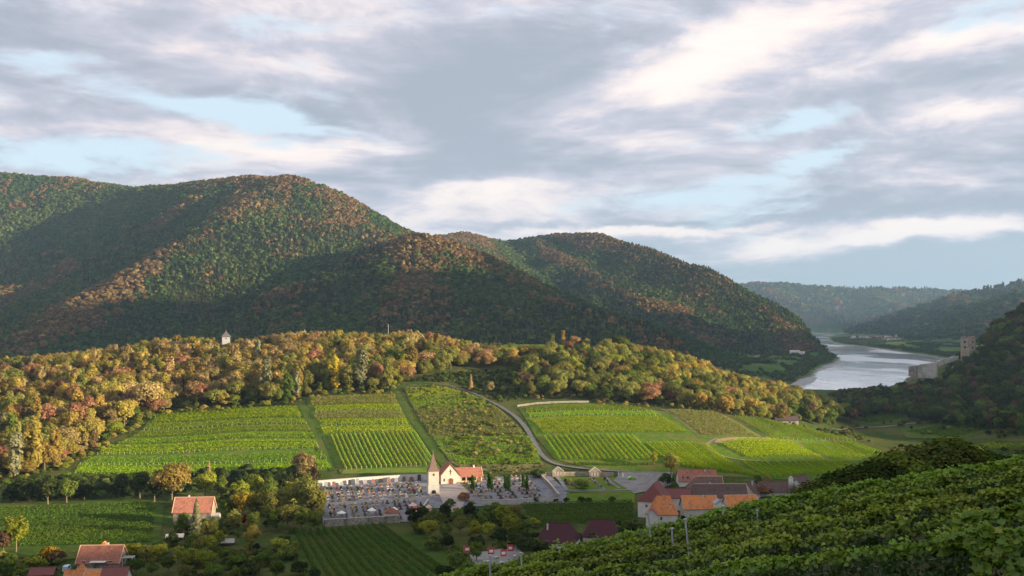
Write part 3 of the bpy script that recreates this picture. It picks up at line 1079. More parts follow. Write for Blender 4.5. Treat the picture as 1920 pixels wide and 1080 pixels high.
# keep clear of the little pavilion on the crest
k &= ~((np.abs(px - 424) < 14) & (py < 652))
X, Y, Z, px, py = X[k], Y[k], Z[k], px[k], py[k]
n = len(X)
print('HILL TREES', n)
SILX = [0, 150, 300, 330, 400, 408, 440, 448, 470, 530, 570, 640, 700, 780, 850, 920, 960, 1040, 1080, 1110, 1160, 1200, 1250, 1300, 1350, 1400, 1430, 1480, 1520, 1560, 1600]
SILY = [668, 655, 632, 628, 632, 641, 641, 634, 632, 622, 618, 618, 622, 617, 630, 645, 650, 628, 630, 640, 626, 645, 650, 660, 690, 700, 705, 702, 715, 738, 760]
hh = np.zeros(n)
sel = []
for i in range(n):
    u, v = rng.uniform(), rng.uniform()
    a = float(vnoise(X[i], Y[i], 60, 41, 2))
    if px[i] < 620:
        if py[i] > 0.78 * 720 + 200 - 60 and v < .0:
            pass
        tab = [('tan', .30), ('ochre', .28), ('rust', .06), ('olive', .22), ('green', .07), ('silver', .06), ('gold', .01)]
    elif px[i] < 900:
        tab = [('tan', .22), ('ochre', .28), ('rust', .06), ('olive', .30), ('green', .07), ('lime', .04), ('silver', .03)]
    elif px[i] < 1250:
        tab = [('tan', .16), ('ochre', .20), ('rust', .06), ('olive', .34), ('green', .14), ('lime', .06), ('brown', .04)]
    elif px[i] < 1480:
        tab = [('tan', .18), ('ochre', .32), ('rust', .04), ('olive', .29), ('green', .08), ('lime', .07), ('gold', .02)]
    else:
        tab = [('tan', .16), ('ochre', .16), ('rust', .06), ('olive', .40), ('green', .18), ('brown', .04)]
    u = (u * .6 + a * .75 - .17) % 1.0
    acc = 0
    c = tab[0][0]
    for nm, w in tab:
        acc += w
        if u < acc:
            c = nm
            break
    st = 't' if v < .16 and px[i] < 850 else ('c' if v > .985 else 'r')
    if c == 'silver':
        st = 't'
    base = 15.5 if px[i] < 850 else (12.0 if px[i] < 1250 else 11.5)
    hh[i] = base * rng.uniform(.72, 1.22) * (1.15 if st == 't' else 1)
    near_edge = py[i] > np.interp(px[i], [0, 150, 300, 560, 740, 980, 1200, 1440], [860, 830, 750, 730, 715, 725, 742, 765])
    if near_edge and rng.uniform() < .45:
        hh[i] *= .55
        c = ['green', 'olive', 'lime', 'green'][rng.integers(4)] if px[i] > 200 else c
    cap = float(np.interp(px[i], SILX, SILY)) + rng.uniform(0, 7)
    hmax_ = (CAMZ + (HORIZ - cap) / FPX * Y[i]) - Z[i]
    hh[i] = max(2.5, min(hh[i], hmax_))
    sel.append((c, st))
size = hh / Y
order = np.argsort(-size * np.where((py > 0), 1, .2))
# visible crowns only become individuals
viz = visible(X, Y, Z, 40, lift=hh * .6)
order = [i for i in order if viz[i] and -20 < px[i] < 1600]
indiv = set(order[:300])
MARKS = [(0, 'at the far left of the wood'), (180, 'left of the terraced vineyard'), (330, 'above the left terraces'), (470, 'right of the white pavilion'), (600, 'above the sloping row field'),
         (740, 'above the scrubby middle field'), (860, 'over the dark grassy gully'), (960, 'above the pale retaining wall'), (1110, 'above the bright vine block'), (1250, 'above the brownish vine plot'),
         (1400, 'on the falling right hill end'), (1500, 'near the small white hut')]
items = []
for i in range(n):
    if i in indiv:
        mk = [m for a, m in MARKS if px[i] >= a]
        mk = mk[-1] if mk else MARKS[0][1]
        crest_y = float(np.interp(px[i], [0, 300, 600, 900, 1200, 1400, 1560], [712, 680, 650, 652, 668, 728, 774]))
        low = float(np.interp(px[i], [0, 150, 300, 560, 740, 980, 1200, 1440, 1560], [900, 865, 775, 752, 735, 745, 760, 788, 800]))
        f = (py[i] - crest_y) / max(low - crest_y, 5)
        zone = 'near the crest' if f < .33 else ('halfway down' if f < .68 else 'at the lower edge')
        items.append((i, COLNAME[sel[i][0]], {'t': 'slender', 'r': 'round', 'c': 'pointed'}[sel[i][1]], mk, zone))
cnt = {}
items.sort(key=lambda q: px[q[0]])
for q in items:
    cnt.setdefault(q[1:], []).append(q[0])
for key, lst in cnt.items():
    for j, i in enumerate(lst):
        w = '' if len(lst) == 1 else (f', {ORD[j]} from left')
        lab = f'{key[0]} {key[1]} tree {key[3]}, {key[2]}{w}'
        c, st = sel[i]
        shp = SHAPES[st][int(rng.integers(len(SHAPES[st])))]
        words = lab.split()
        if len(words) > 16:
            lab = ' '.join([w_ for w_ in words if w_ not in ('the', 'of', 'a')])
        make_tree((X[i], Y[i], Z[i] - .3), float(hh[i]), shp, c, lab, 'tree', 'trees of the autumn wood on the middle hill',
                  {'t': 'poplar_tree', 'r': 'deciduous_tree', 'c': 'conifer_tree'}[st], wide=float(rng.uniform(.9, 1.25)))
rest = [i for i in range(n) if i not in indiv]
MID = []
mk_i = {}
for c in ('tan', 'ochre', 'rust', 'olive', 'green', 'silver', 'gold', 'lime', 'brown', 'dark'):
    for s in ('round0', 'wide0', 'tall0', 'round2', 'bush0'):
        mk_i[(c, s)] = len(MID)
        MID.append((SH[s], LEAFM[c], 1))
ridx = [mk_i[(sel[i][0], 'tall0' if sel[i][1] == 't' else ('round0', 'wide0', 'round2')[int(rng.integers(3))])] for i in rest]
scatter('hillside_wood', np.c_[X[rest], Y[rest], Z[rest] - .3], hh[rest], ridx, MID,
        'dense autumn wood in tan and ochre filling the middle hill between its single trees')


# undergrowth: low bushes at wood edges, field margins, gully
def fill(name, poly, step, hr, cols, shapes, label, keep=1.0, y0=120, yr=None, lift=2, seed=0, dens=None):
    r = np.random.default_rng(seed + 900)
    pts = [G(a, b, y0) for a, b in poly]
    wp = [(p.x, p.y) for p in pts]
    xs_ = np.arange(min(p[0] for p in wp), max(p[0] for p in wp), step)
    ys_ = np.arange(min(p[1] for p in wp), max(p[1] for p in wp), step)
    if len(xs_) == 0 or len(ys_) == 0:
        return None
    A, B = np.meshgrid(xs_, ys_)
    A = (A + r.uniform(-.5, .5, A.shape) * step).ravel()
    B = (B + r.uniform(-.5, .5, B.shape) * step).ravel()
    k_ = in_poly(A, B, wp) & (r.uniform(0, 1, len(A)) < keep)
    if dens is not None:
        k_ &= vnoise(A, B, dens[0], 71, 2) > dens[1]
    A, B = A[k_], B[k_]
    if len(A) == 0:
        return None
    C = H(A, B)
    idx_ = [mk_i[(cols[int(r.integers(len(cols)))], shapes[int(r.integers(len(shapes)))])] for _ in A]
    return scatter(name, np.c_[A, B, C - .15], r.uniform(hr[0], hr[1], len(A)), idx_, MID, label)


fill('wood_edge_scrub', [(-60, 905), (60, 898), (150, 872), (215, 832), (285, 788), (335, 777), (420, 773), (560, 757), (620, 742), (742, 740), (757, 722), (757, 700), (600, 715), (400, 745), (250, 780), (100, 850), (-60, 880)],
     4.2, (1.5, 4.2), ['green', 'olive', 'lime', 'ochre'], ['bush0'], 'low green bushes along the lower edge of the wood', .7, seed=1)
fill('gully_shade_scrub', [(762, 716), (835, 700), (985, 688), (968, 752), (935, 755), (850, 720)], 3.2, (1.0, 2.8), ['green', 'dark', 'dark', 'dark'], ['bush0'],  # dark bushes added so their colour gives the hollow its shade
     'low dark scrub added for the shade in the grassy gully beside the road', .9, seed=2)
fill('right_wood_scrub', [(975, 752), (1100, 748), (1130, 762), (1240, 766), (1330, 775), (1440, 792), (1440, 775), (1330, 757), (1200, 745), (980, 728)],
     4.2, (1.2, 3.6), ['olive', 'tan', 'green', 'brown', 'ochre'], ['bush0'], 'brownish bushes at the foot of the right part of the wood', .7, seed=3)

# two lone small trees in the gully and the tree group on the plateau vineyard
for a, b, hp, sh, c, lab in [
    (883, 732, 30, 'cone1', 'tan', 'small tan pointed tree standing alone in the dark gully'),
    (919, 741, 26, 'round1', 'tan', 'small round tan tree in the gully beside the curving road'),
    (944, 738, 16, 'round3', 'olive', 'smallest tree in the gully, nearest the curving road')]:
    g = G(a, b)
    make_tree(g, hp * g.y / FPX, sh, c, lab)
for a, b, Yc, hp, sh, c, lab in [
    (1036, 652, 790, 27, 'tall1', 'lime', 'yellow green slim tree on the plateau vineyard crest'),
    (1056, 652, 792, 32, 'tall0', 'ochre', 'tall orange tinged tree beside the flat topped bushes on the crest'),
    (1078, 652, 792, 24, 'wide0', 'rust', 'broad rust topped tree on the plateau crest'),
    (1100, 654, 792, 20, 'wide1', 'olive', 'low olive tree right of the rust topped tree on the crest'),
    (1160, 664, 785, 40, 'wide0', 'green', 'large dark green rounded tree standing above the crest line'),
    (1135, 664, 783, 26, 'round1', 'olive', 'olive tree leaning against the large green crest tree'),
    (1298, 692, 770, 30, 'wide1', 'gold', 'glowing golden round tree on the right shoulder of the hill'),
    (500, 765, 655, 82, 'tall0', 'silver', 'very tall silvery poplar at the wood edge above the left vineyard'),
    (28, 903, 515, 88, 'tall1', 'silver', 'silvery tall tree at the far left lower wood edge'),
    (64, 885, 530, 105, 'tall2', 'ochre', 'tall ochre tree beside the silvery one at far left'),
    (556, 750, 655, 52, 'tall2', 'silver', 'pale slender tree left of the grassy ditch top'),
    (678, 738, 668, 78, 'tall1', 'silver', 'tall pale green poplar above the field with sloping rows'),
    (628, 738, 668, 68, 'tall2', 'gold', 'yellow slender poplar above the field with sloping rows'),
    (727, 738, 668, 62, 'tall0', 'olive', 'olive tall tree at the corner of the scrubby field'),
    (280, 785, 640, 70, 'wide0', 'tan', 'wide tan tree at the upper left corner of the terraces')]:
    x = (a - 960) / FPX * Yc
    z = float(H(np.array([x]), np.array([float(Yc)]))[0])
    make_tree((x, Yc, z - .2), hp * Yc / FPX, sh, c, lab)

# ------------------------------------------------------------------ woods on the castle hill, in shade
CAST = [(1575, 800), (1600, 762), (1640, 742), (1680, 745), (1700, 735), (1750, 730), (1780, 700), (1815, 668), (1850, 640), (1880, 600), (1960, 540), (2000, 560), (2000, 820), (1920, 820),
        (1850, 810), (1780, 800), (1720, 792), (1660, 780), (1630, 785), (1600, 800)]
st = 7.5
A, B = np.meshgrid(np.arange(240, 640, st), np.arange(660, 1200, st))
A = (A + rng.uniform(-.5, .5, A.shape) * st).ravel()
B = (B + rng.uniform(-.5, .5, B.shape) * st).ravel()
C = H(A, B)
pa, pb = proj(A, B, C)
k = in_poly(pa, pb, CAST) & (pa < 1950) & visible(A, B, C, 40, lift=8)
k &= ~((pa > 1698) & (pa < 1768) & (B > 860) & (B < 950) & (pb < 728))
k &= ~((np.abs(A - P3(1815, 660, 935)[0]) < 9) & (np.abs(B - 940) < 9))
A, B, C, pa, pb = A[k], B[k], C[k], pa[k], pb[k]
n = len(A)
print('CASTLE TREES', n)
ch = rng.uniform(8, 14, n)
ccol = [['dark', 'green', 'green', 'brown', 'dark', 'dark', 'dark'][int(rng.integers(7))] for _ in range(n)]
top = set(np.argsort(-ch / B)[:90].tolist())
cl = {}
for i in sorted(top, key=lambda q: pa[q]):
    zone = ('above the pale valley path' if pa[i] < 1740 else 'above the shaded fields') if pb[i] > 770 else ('below the ruined walls' if pa[i] < 1790 else 'beneath the castle tower' if pa[i] < 1860 else 'at far right')
    cl.setdefault((COLNAME[ccol[i]], zone), []).append(i)
for (cn, zone), lst in cl.items():
    for j, i in enumerate(lst):
        lab = f'{cn} tree {zone} on the castle hill' + ('' if len(lst) == 1 else f', {ORD[min(j, 29)]} from left')
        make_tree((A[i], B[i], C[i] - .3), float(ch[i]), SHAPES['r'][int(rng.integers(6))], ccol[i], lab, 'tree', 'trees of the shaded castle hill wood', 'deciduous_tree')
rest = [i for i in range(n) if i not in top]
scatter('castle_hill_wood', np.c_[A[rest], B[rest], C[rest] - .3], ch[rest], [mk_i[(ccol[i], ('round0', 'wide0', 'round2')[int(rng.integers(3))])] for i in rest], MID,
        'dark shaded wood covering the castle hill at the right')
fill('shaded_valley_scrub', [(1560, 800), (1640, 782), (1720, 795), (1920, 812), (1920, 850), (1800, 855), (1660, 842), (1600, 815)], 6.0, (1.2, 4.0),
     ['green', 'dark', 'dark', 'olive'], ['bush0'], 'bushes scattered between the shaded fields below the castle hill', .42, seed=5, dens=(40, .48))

fill('near_shore_bushes', [(1552, 742), (1600, 733), (1650, 733), (1700, 726), (1700, 745), (1620, 752), (1570, 762)], 7, (3, 7), ['dark', 'green', 'dark', 'brown'], ['bush0', 'round0'],
     'dark bushes between the river shore and the castle hill', .8, y0=850, seed=21)

# ------------------------------------------------------------------ draped ground sheets, roads
def drape(name, poly, mat, off, step=6.0, label=None, kind='structure', world=False, y0=120):
    wp = [(p[0], p[1]) for p in poly] if world else [tuple(G(a, b, y0)[:2]) for a, b in poly]
    bd = []
    for i, p in enumerate(wp):
        q = wp[(i + 1) % len(wp)]
        d = math.dist(p, q)
        m_ = max(1, int(d / step))
        bd += [(p[0] + (q[0] - p[0]) * j / m_, p[1] + (q[1] - p[1]) * j / m_) for j in range(m_)]
    xs_ = np.arange(min(p[0] for p in wp), max(p[0] for p in wp), step)
    ys_ = np.arange(min(p[1] for p in wp), max(p[1] for p in wp), step)
    A_, B_ = np.meshgrid(xs_, ys_)
    A_, B_ = A_.ravel(), B_.ravel()
    k_ = in_poly(A_, B_, wp) & (poly_dist(A_, B_, wp) > step * .4)
    pts = bd + list(zip(A_[k_].tolist(), B_[k_].tolist()))
    nb = len(bd)
    v, e, f, *_ = delaunay_2d_cdt([Vector(p) for p in pts], [(i, (i + 1) % nb) for i in range(nb)], [list(range(nb))], 1, 1e-4)
    P_ = np.array([(p.x, p.y) for p in v])
    z = H(P_[:, 0], P_[:, 1]) + off
    me = bpy.data.meshes.new(name)
    me.from_pydata(np.c_[P_, z].tolist(), [], [tuple(t_) for t_ in f])
    me.materials.append(mat)
    for p in me.polygons:
        p.use_smooth = True
        if p.normal.z < 0:
            p.flip()
    o = bpy.data.objects.new(name, me)
    return tag(link(o), label, kind=kind)


def ribbon(name, pix, width, mat, off, label=None, kind='structure', y0=120, pts=None):
    P_ = [Vector(p[:2]) for p in pts] if pts else [Vector(G(a, b, y0)[:2]) for a, b in pix]
    # smooth by Catmull-Rom
    S_ = []
    for i in range(len(P_) - 1):
        p0, p1, p2, p3 = P_[max(i - 1, 0)], P_[i], P_[i + 1], P_[min(i + 2, len(P_) - 1)]
        n_ = max(2, int((p2 - p1).length / 4))
        for j in range(n_):
            t_ = j / n_
            S_.append(.5 * ((2 * p1) + (p2 - p0) * t_ + (2 * p0 - 5 * p1 + 4 * p2 - p3) * t_ ** 2 + (3 * p1 - p0 - 3 * p2 + p3) * t_ ** 3))
    S_.append(P_[-1])
    vs, fs = [], []
    for i, p in enumerate(S_):
        d = (S_[min(i + 1, len(S_) - 1)] - S_[max(i - 1, 0)]).normalized()
        nrm = Vector((-d.y, d.x)) * width / 2
        cz = []
        for s_ in (-1, 0, 1):
            q = p + nrm * s_
            cz.append((q.x, q.y, float(H(np.array([q.x]), np.array([q.y]))[0])))
        zz = max(c[2] for c in cz)
        vs += [(c[0], c[1], (c[2] + zz) / 2 + off) for c in cz]
    for i in range(len(S_) - 1):
        a = 3 * i
        fs += [(a, a + 1, a + 4, a + 3), (a + 1, a + 2, a + 5, a + 4)]
    b_ = MB().add(vs, fs)
    return tag(b_.build(name, mat), label, kind=kind)


M_GRASS = mat_surface('meadow_grass', (.07, .12, .022), (.11, .155, .03), .25, 1, .3, (.13, .14, .04), 0)
M_FIELD = mat_surface('vineyard_grass', (.065, .12, .016), (.105, .165, .024), .35, 1, .3, (.14, .135, .045), 0)
M_LAWN = mat_surface('lawn', (.09, .15, .025), (.13, .19, .03), .2, 1, .1, (.15, .17, .04), 0)
M_SCRUB = mat_surface('scrub_soil', (.12, .13, .04), (.19, .165, .07), .35, 1, .4, (.10, .13, .035), 0)
M_TAN = mat_surface('dry_bank', (.26, .19, .10), (.33, .25, .14), .4, 1, .4, (.16, .15, .06), 0)
M_ROAD = mat_surface('asphalt_road', (.11, .11, .115), (.15, .15, .15), .5, .9, .02, (.17, .16, .15))
M_PATH = mat_surface('gravel_path', (.16, .135, .09), (.23, .19, .13), .6, .95, .05)
M_GRAVEL = mat_surface('pale_gravel', (.19, .19, .21), (.27, .265, .285), .35, .95, .05, (.15, .145, .15))
M_DKGRASS = mat_surface('shaded_grass', (.045, .085, .018), (.075, .11, .022), .2, 1, .3, (.09, .10, .03), 0)  # darker grass for shaded ground: part of that shade put into the colour

drape('left_field_grass', [(140, 884), (165, 862), (215, 836), (262, 812), (290, 775), (420, 768), (560, 762), (600, 838), (626, 884), (450, 884), (300, 888)], M_FIELD, .22)
drape('slope_field_grass', [(575, 746), (742, 740), (768, 788), (815, 855), (832, 888), (640, 890), (604, 822), (578, 778)], M_FIELD, .22)
drape('scrubby_field_ground', [(757, 728), (828, 724), (905, 748), (938, 768), (998, 838), (1020, 872), (960, 884), (880, 884), (845, 868), (800, 800), (768, 755)], M_SCRUB, .22)
drape('right_field_grass', [(972, 766), (1105, 757), (1235, 772), (1345, 776), (1432, 822), (1480, 800), (1660, 850), (1640, 898), (1540, 905), (1250, 892), (1080, 872), (1040, 862), (1005, 820)], M_FIELD, .22)
drape('dry_plot_ground', [(1238, 768), (1342, 772), (1432, 822), (1310, 820)], M_SCRUB, .34)
drape('tan_bank', [(1338, 830), (1345, 824), (1430, 822), (1490, 828), (1430, 829), (1350, 832)], M_TAN, .36)
drape('low_meadow', [(-80, 950), (200, 936), (308, 938), (300, 1030), (120, 1050), (-80, 1040)], M_DKGRASS, .2)
drape('lower_vineyard_grass', [(538, 1000), (606, 992), (720, 985), (800, 1000), (870, 1060), (900, 1100), (580, 1100)], M_DKGRASS, .2)
drape('mown_lawn', [(1062, 925), (1190, 923), (1190, 944), (1062, 942)], M_LAWN, .3)
drape('chapel_lawn', [(862, 912), (884, 908), (886, 922), (872, 922)], M_LAWN, .42)
drape('field_margin', [(640, 890), (800, 886), (800, 878), (645, 880)], M_LAWN, .3)
drape('plateau_vineyard_ground', [(930, 662), (938, 650), (1125, 652), (1130, 663)], M_LAWN, .3)

ribbon('access_road', [(938, 763), (963, 779), (985, 802), (1003, 832), (1020, 858), (1045, 871), (1090, 880), (1140, 884), (1235, 886)], 2.8, M_ROAD, .34)
ribbon('upper_road', [(832, 723), (872, 733), (905, 746), (938, 763)], 2.0, M_ROAD, .34)
ribbon('cart_track', [(1560, 868), (1480, 866), (1400, 865), (1352, 855), (1330, 842), (1328, 832), (1345, 822)], 2.2, M_PATH, .4)
ribbon('ditch_grass', [(566, 760), (585, 800), (602, 840), (628, 884)], 5.0, M_DKGRASS, .3)  # dark strip: the vines' shadow along the ditch put into the colour
ribbon('ditch_grass', [(748, 742), (775, 788), (812, 840), (840, 880)], 5.0, M_DKGRASS, .3)
ribbon('valley_path', [(1560, 806), (1625, 802), (1690, 797), (1745, 790)], 3.5, M_PATH, .35)
ribbon('riverside_track', [(1600, 722), (1640, 727), (1690, 722)], 5, M_PATH, .5, y0=900)
drape('riverside_meadow', [(1606, 718), (1690, 714), (1700, 719), (1640, 726), (1612, 725)], M_LAWN, .6, 10, y0=1150)
ribbon('flood_plain_road', None, 9, M_PATH, .8, pts=[P3(1330, 698, 1950), P3(1372, 692, 2050), P3(1425, 681, 2350), P3(1470, 672, 2550), P3(1500, 664, 2750)])
drape('valley_field', [(1590, 790), (1660, 782), (1700, 792), (1640, 798)], M_DKGRASS, .3)
drape('valley_field', [(1690, 806), (1760, 795), (1850, 808), (1800, 822), (1700, 822)], M_FIELD, .3)
drape('valley_field', [(1800, 845), (1870, 828), (1960, 836), (1960, 852)], M_DKGRASS, .3)

# pale retaining wall above the right field
M_WALLW = mat_surface('white_render', (.37, .365, .36), (.45, .44, .43), .8, .9, .01)
M_WALLG = mat_surface('grey_render', (.38, .36, .33), (.50, .47, .43), .5, .9, .02, (.28, .26, .24))
M_STONE = mat_surface('rubble_stone', (.20, .18, .15), (.38, .34, .28), 1.2, .95, .08, (.13, .12, .10))
M_BRICKY = mat_surface('warm_stone', (.22, .18, .14), (.40, .33, .26), .45, .95, .05)


def wall_along(name, pix, hgt, th, mat, label, cat='wall', cope=None, y0=120, pts=None):
    P_ = pts or [G(a, b, y0) for a, b in pix]
    root = empty(name, P_[0], 0, label, cat)
    b_ = MB()
    c_ = MB()
    L_ = []
    for p, q in zip(P_[:-1], P_[1:]):
        n_ = max(1, int((q - p).length / 6))
        for j in range(n_):
            r_ = p.lerp(q, j / n_)
            L_.append(Vector((r_.x, r_.y)))
    L_.append(Vector(P_[-1][:2]))
    for i in range(len(L_) - 1):
        p, q = L_[i], L_[i + 1]
        d = (q - p).normalized()
        n2 = Vector((-d.y, d.x)) * th / 2
        zs = [float(H(np.array([v_.x]), np.array([v_.y]))[0]) for v_ in (p, q)]
        for bb, lo, hi, ex in ((b_, -.6, hgt, 1.0), (c_, hgt, hgt + .14, 1.35)):
            vs = []
            for v_, z in ((p, zs[0]), (q, zs[1])):
                for s_ in (-1, 1):
                    for dz in (lo, hi):
                        w_ = v_ + n2 * s_ * ex - Vector(P_[0][:2])
                        vs.append((w_.x, w_.y, z + dz - P_[0].z))
            bb.add(vs, [(0, 4, 5, 1), (2, 3, 7, 6), (1, 5, 7, 3), (0, 2, 6, 4), (0, 1, 3, 2), (4, 6, 7, 5)])
    b_.build('wall_body', mat, root)
    if cope is not None:
        c_.build('coping', cope, root)
    return root


M_COPE = mat_surface('coping_stone', (.42, .39, .36), (.50, .47, .43), .8, .9)
M_METAL = mat_surface('dull_metal', (.32, .32, .33), (.42, .42, .43), 2.0, .5)
wall_along('retaining_wall', [(970, 763), (1010, 758), (1055, 755), (1104, 755)], 1.0, .4, M_STONE, 'long pale retaining wall between the wood and the top of the right vineyard', cope=M_COPE)

# ------------------------------------------------------------------ vines in the middle distance
VM = {
    'bright': mat_leaf('vine_bright', (.18, .28, .010), (.34, .47, .018), (.44, .49, .035), .45, var=.12),
    'mid': mat_leaf('vine_mid', (.13, .225, .014), (.25, .365, .026), (.34, .37, .05), .45, var=.15),
    'deep': mat_leaf('vine_shaded', (.045, .09, .012), (.11, .18, .022), None, .3, var=.15),  # darker copy for plots lying in shade: that shade put into the colour
    'dull': mat_leaf('vine_dull', (.15, .175, .04), (.26, .275, .075), (.33, .22, .10), .4, var=.2),
    'scrub': mat_leaf('scrub_leaf', (.15, .19, .035), (.31, .33, .08), (.38, .27, .11), .4, var=.25),
}
M_POST = mat_surface('weathered_post', (.42, .40, .36), (.58, .55, .50), 2.0, .8)
M_STEEL = mat_surface('galvanised_post', (.30, .31, .33), (.42, .43, .45), 3.0, .45, spec=.6)


def strand(p, q, hgt, wid, per_m, leaf, r):
    """leaf faces of one hedge-like row from p to q (world xy)"""
    p, q = np.array(p, float), np.array(q, float)
    L_ = np.linalg.norm(q - p)
    n_ = max(8, int(L_ * per_m))
    t_ = r.uniform(0, 1, n_)
    d = (q - p) / L_
    nn = np.array([-d[1], d[0]])
    an = r.uniform(-1.35, 1.35, n_) * 1.3
    hmod = 1 + .16 * np.sin(t_ * L_ * 1.9 + r.uniform(0, 6)) * r.uniform(.3, 1)
    side = np.sin(an) * wid * .5
    up = hgt * (.34 + .62 * np.maximum(np.cos(an), -.5) * hmod) + r.normal(0, .05, n_)
    XY = p + np.outer(t_, q - p) + np.outer(side + r.normal(0, .07, n_), nn)
    Zg = H(XY[:, 0], XY[:, 1])
    C_ = np.c_[XY, Zg + np.maximum(up, .15)]
    N_ = np.c_[np.outer(np.sin(an), nn), np.cos(an)] + r.normal(0, .75, (n_, 3))
    V_, F_ = quads_from(C_, N_, leaf, r)
    return V_, F_, np.clip(r.uniform(0, 1, n_) * .6 + .4 * (up / hgt), 0, 1)


def pack(parts):
    V_, F_, T_, o_ = [], [], [], 0
    for v, f, t_ in parts:
        V_.append(v)
        F_.append(f + o_)
        T_.append(t_)
        o_ += len(v)
    return np.concatenate(V_), np.concatenate(F_), np.concatenate(T_)


def posts(p, q, gap, hgt, rad=.05, ends=True):
    b_ = MB()
    p, q = Vector(p), Vector(q)
    L_ = (q - p).length
    n_ = max(1, int(L_ / gap))
    for i in range(n_ + 1):
        c = p.lerp(q, i / n_)
        z = float(H(np.array([c.x]), np.array([c.y]))[0])
        b_.box(c.x - rad, c.x + rad, c.y - rad, c.y + rad, z - .2, z + hgt)
    return b_


def bil(quad, u, v):
    tl, tr, br, bl = quad
    a = np.array(tl) * (1 - u) + np.array(tr) * u
    b_ = np.array(bl) * (1 - u) + np.array(br) * u
    return a * (1 - v) + b_ * v


def vine_rows(pix, n_, mat, where, name='vine_row', hgt=1.8, wid=.95, per_m=20, leaf=.42, post=None, post_gap=5.5, side='left', group=None, seed=0, axis='v', y0=120):
    q4 = [tuple(G(a, b, y0)[:2]) for a, b in pix]
    r = np.random.default_rng(seed + 5)
    for i in range(n_):
        f = (i + .5) / n_ if n_ > 1 else .5
        a, b_ = (bil(q4, f, 0), bil(q4, f, 1)) if axis == 'v' else (bil(q4, 0, f), bil(q4, 1, f))
        a = a + (b_ - a) * r.uniform(0, .02)
        b_ = b_ + (a - b_) * r.uniform(0, .02)
        V_, F_, T_ = strand(a, b_, hgt * r.uniform(.92, 1.06), wid, per_m, leaf, r)
        o0 = np.array([(a[0] + b_[0]) / 2, (a[1] + b_[1]) / 2, float(H(np.array([(a[0] + b_[0]) / 2]), np.array([(a[1] + b_[1]) / 2]))[0])])
        me = fast_mesh('foliage', V_ - o0, F_, VM[mat], T_)
        o = bpy.data.objects.new(name, me)
        o.location = o0
        link(o)
        tag(o, f'{ORD[min(i, 29)]} vine row from {side} {where}', 'vine row', group or f'vine rows {where}')
        if post:
            pb_ = posts(a, b_, post_gap, hgt + .15, .07)
            po = pb_.build('posts', post)
            po.data.transform(Matrix.Translation(-Vector(o0)))
            po.parent = o
            tag(po, kind='stuff')


def vine_strip(pix, mat, label, hgt=1.6, dens=3.6, leaf=.55, rowgap=2.2, post=None, seed=0, group='terraced vineyard strips', y0=120):
    """a terrace strip of close rows that run along it"""
    q4 = [tuple(G(a, b, y0)[:2]) for a, b in pix]
    r = np.random.default_rng(seed + 50)
    depth = (np.linalg.norm(bil(q4, .5, 1) - bil(q4, .5, 0)))
    n_ = max(1, int(round(depth / rowgap)))
    parts = []
    for i in range(n_):
        f = (i + .5) / n_
        parts.append(strand(bil(q4, 0, f), bil(q4, 1, f), hgt * r.uniform(.85, 1.1), min(1.2, rowgap * .6), dens * rowgap * 1.2, leaf, r))
    V_, F_, T_ = pack(parts)
    c = bil(q4, .5, .5)
    o0 = np.array([c[0], c[1], float(H(np.array([c[0]]), np.array([c[1]]))[0])])
    o = bpy.data.objects.new('vine_terrace', fast_mesh('foliage', V_ - o0, F_, VM[mat], T_))
    o.location = o0
    link(o)
    tag(o, label, 'vine terrace', group)
    if post:
        b_ = MB()
        for f in ([.96] if n_ > 1 else [.9]):
            pb_ = posts(bil(q4, 0, f), bil(q4, 1, f), 3.0, 1.5, .07)
            b_.add(pb_.v, pb_.f)
        po = b_.build('posts', post)
        po.data.transform(Matrix.Translation(-Vector(o0)))
        po.parent = o
        tag(po, kind='stuff')
    return o


LF = 'strip of the left terraced vineyard'
for i, (pix, m_, pst) in enumerate([
    ([(300, 773), (556, 765), (566, 784), (286, 793)], 'bright', None),
    ([(283, 797), (569, 788), (575, 797), (270, 808)], 'mid', M_POST),
    ([(264, 812), (577, 801), (583, 810), (248, 821)], 'mid', None),
    ([(238, 825), (585, 814), (590, 824), (218, 834)], 'bright', None),
    ([(208, 838), (592, 828), (598, 842), (182, 853)], 'bright', M_POST),
    ([(168, 860), (603, 849), (612, 862), (150, 872)], 'mid', M_POST),
    ([(148, 874), (612, 865), (622, 880), (140, 888)], 'bright', None)]):
    vine_strip(pix, m_, f'{ORD[i]} {LF}, counted down from the wood', seed=i, post=pst)
for i, (pix, m_, lb) in enumerate([
    ([(580, 748), (740, 742), (745, 758), (585, 762)], 'scrub', 'topmost brownish overgrown strip above the field with sloping rows'),
    ([(590, 764), (747, 760), (752, 770), (592, 774)], 'bright', 'narrow bright vine strip just under the brownish top strip'),
    ([(586, 776), (752, 773), (760, 786), (592, 788)], 'dull', 'dull brown and green strip between two bright vine strips'),
    ([(598, 790), (760, 788), (764, 798), (602, 800)], 'bright', 'bright vine strip under the dull brown one'),
    ([(602, 803), (768, 800), (775, 812), (608, 815)], 'bright', 'wide bright strip directly above the sloping white posted rows')]):
    vine_strip(pix, m_, lb, seed=20 + i, post=M_POST if i in (1, 3) else None)
vine_rows([(617, 818), (781, 812), (822, 874), (645, 883)], 19, 'bright', 'in the white posted field above the graveyard', post=M_POST, seed=1, wid=.8, hgt=1.9, post_gap=4.0)
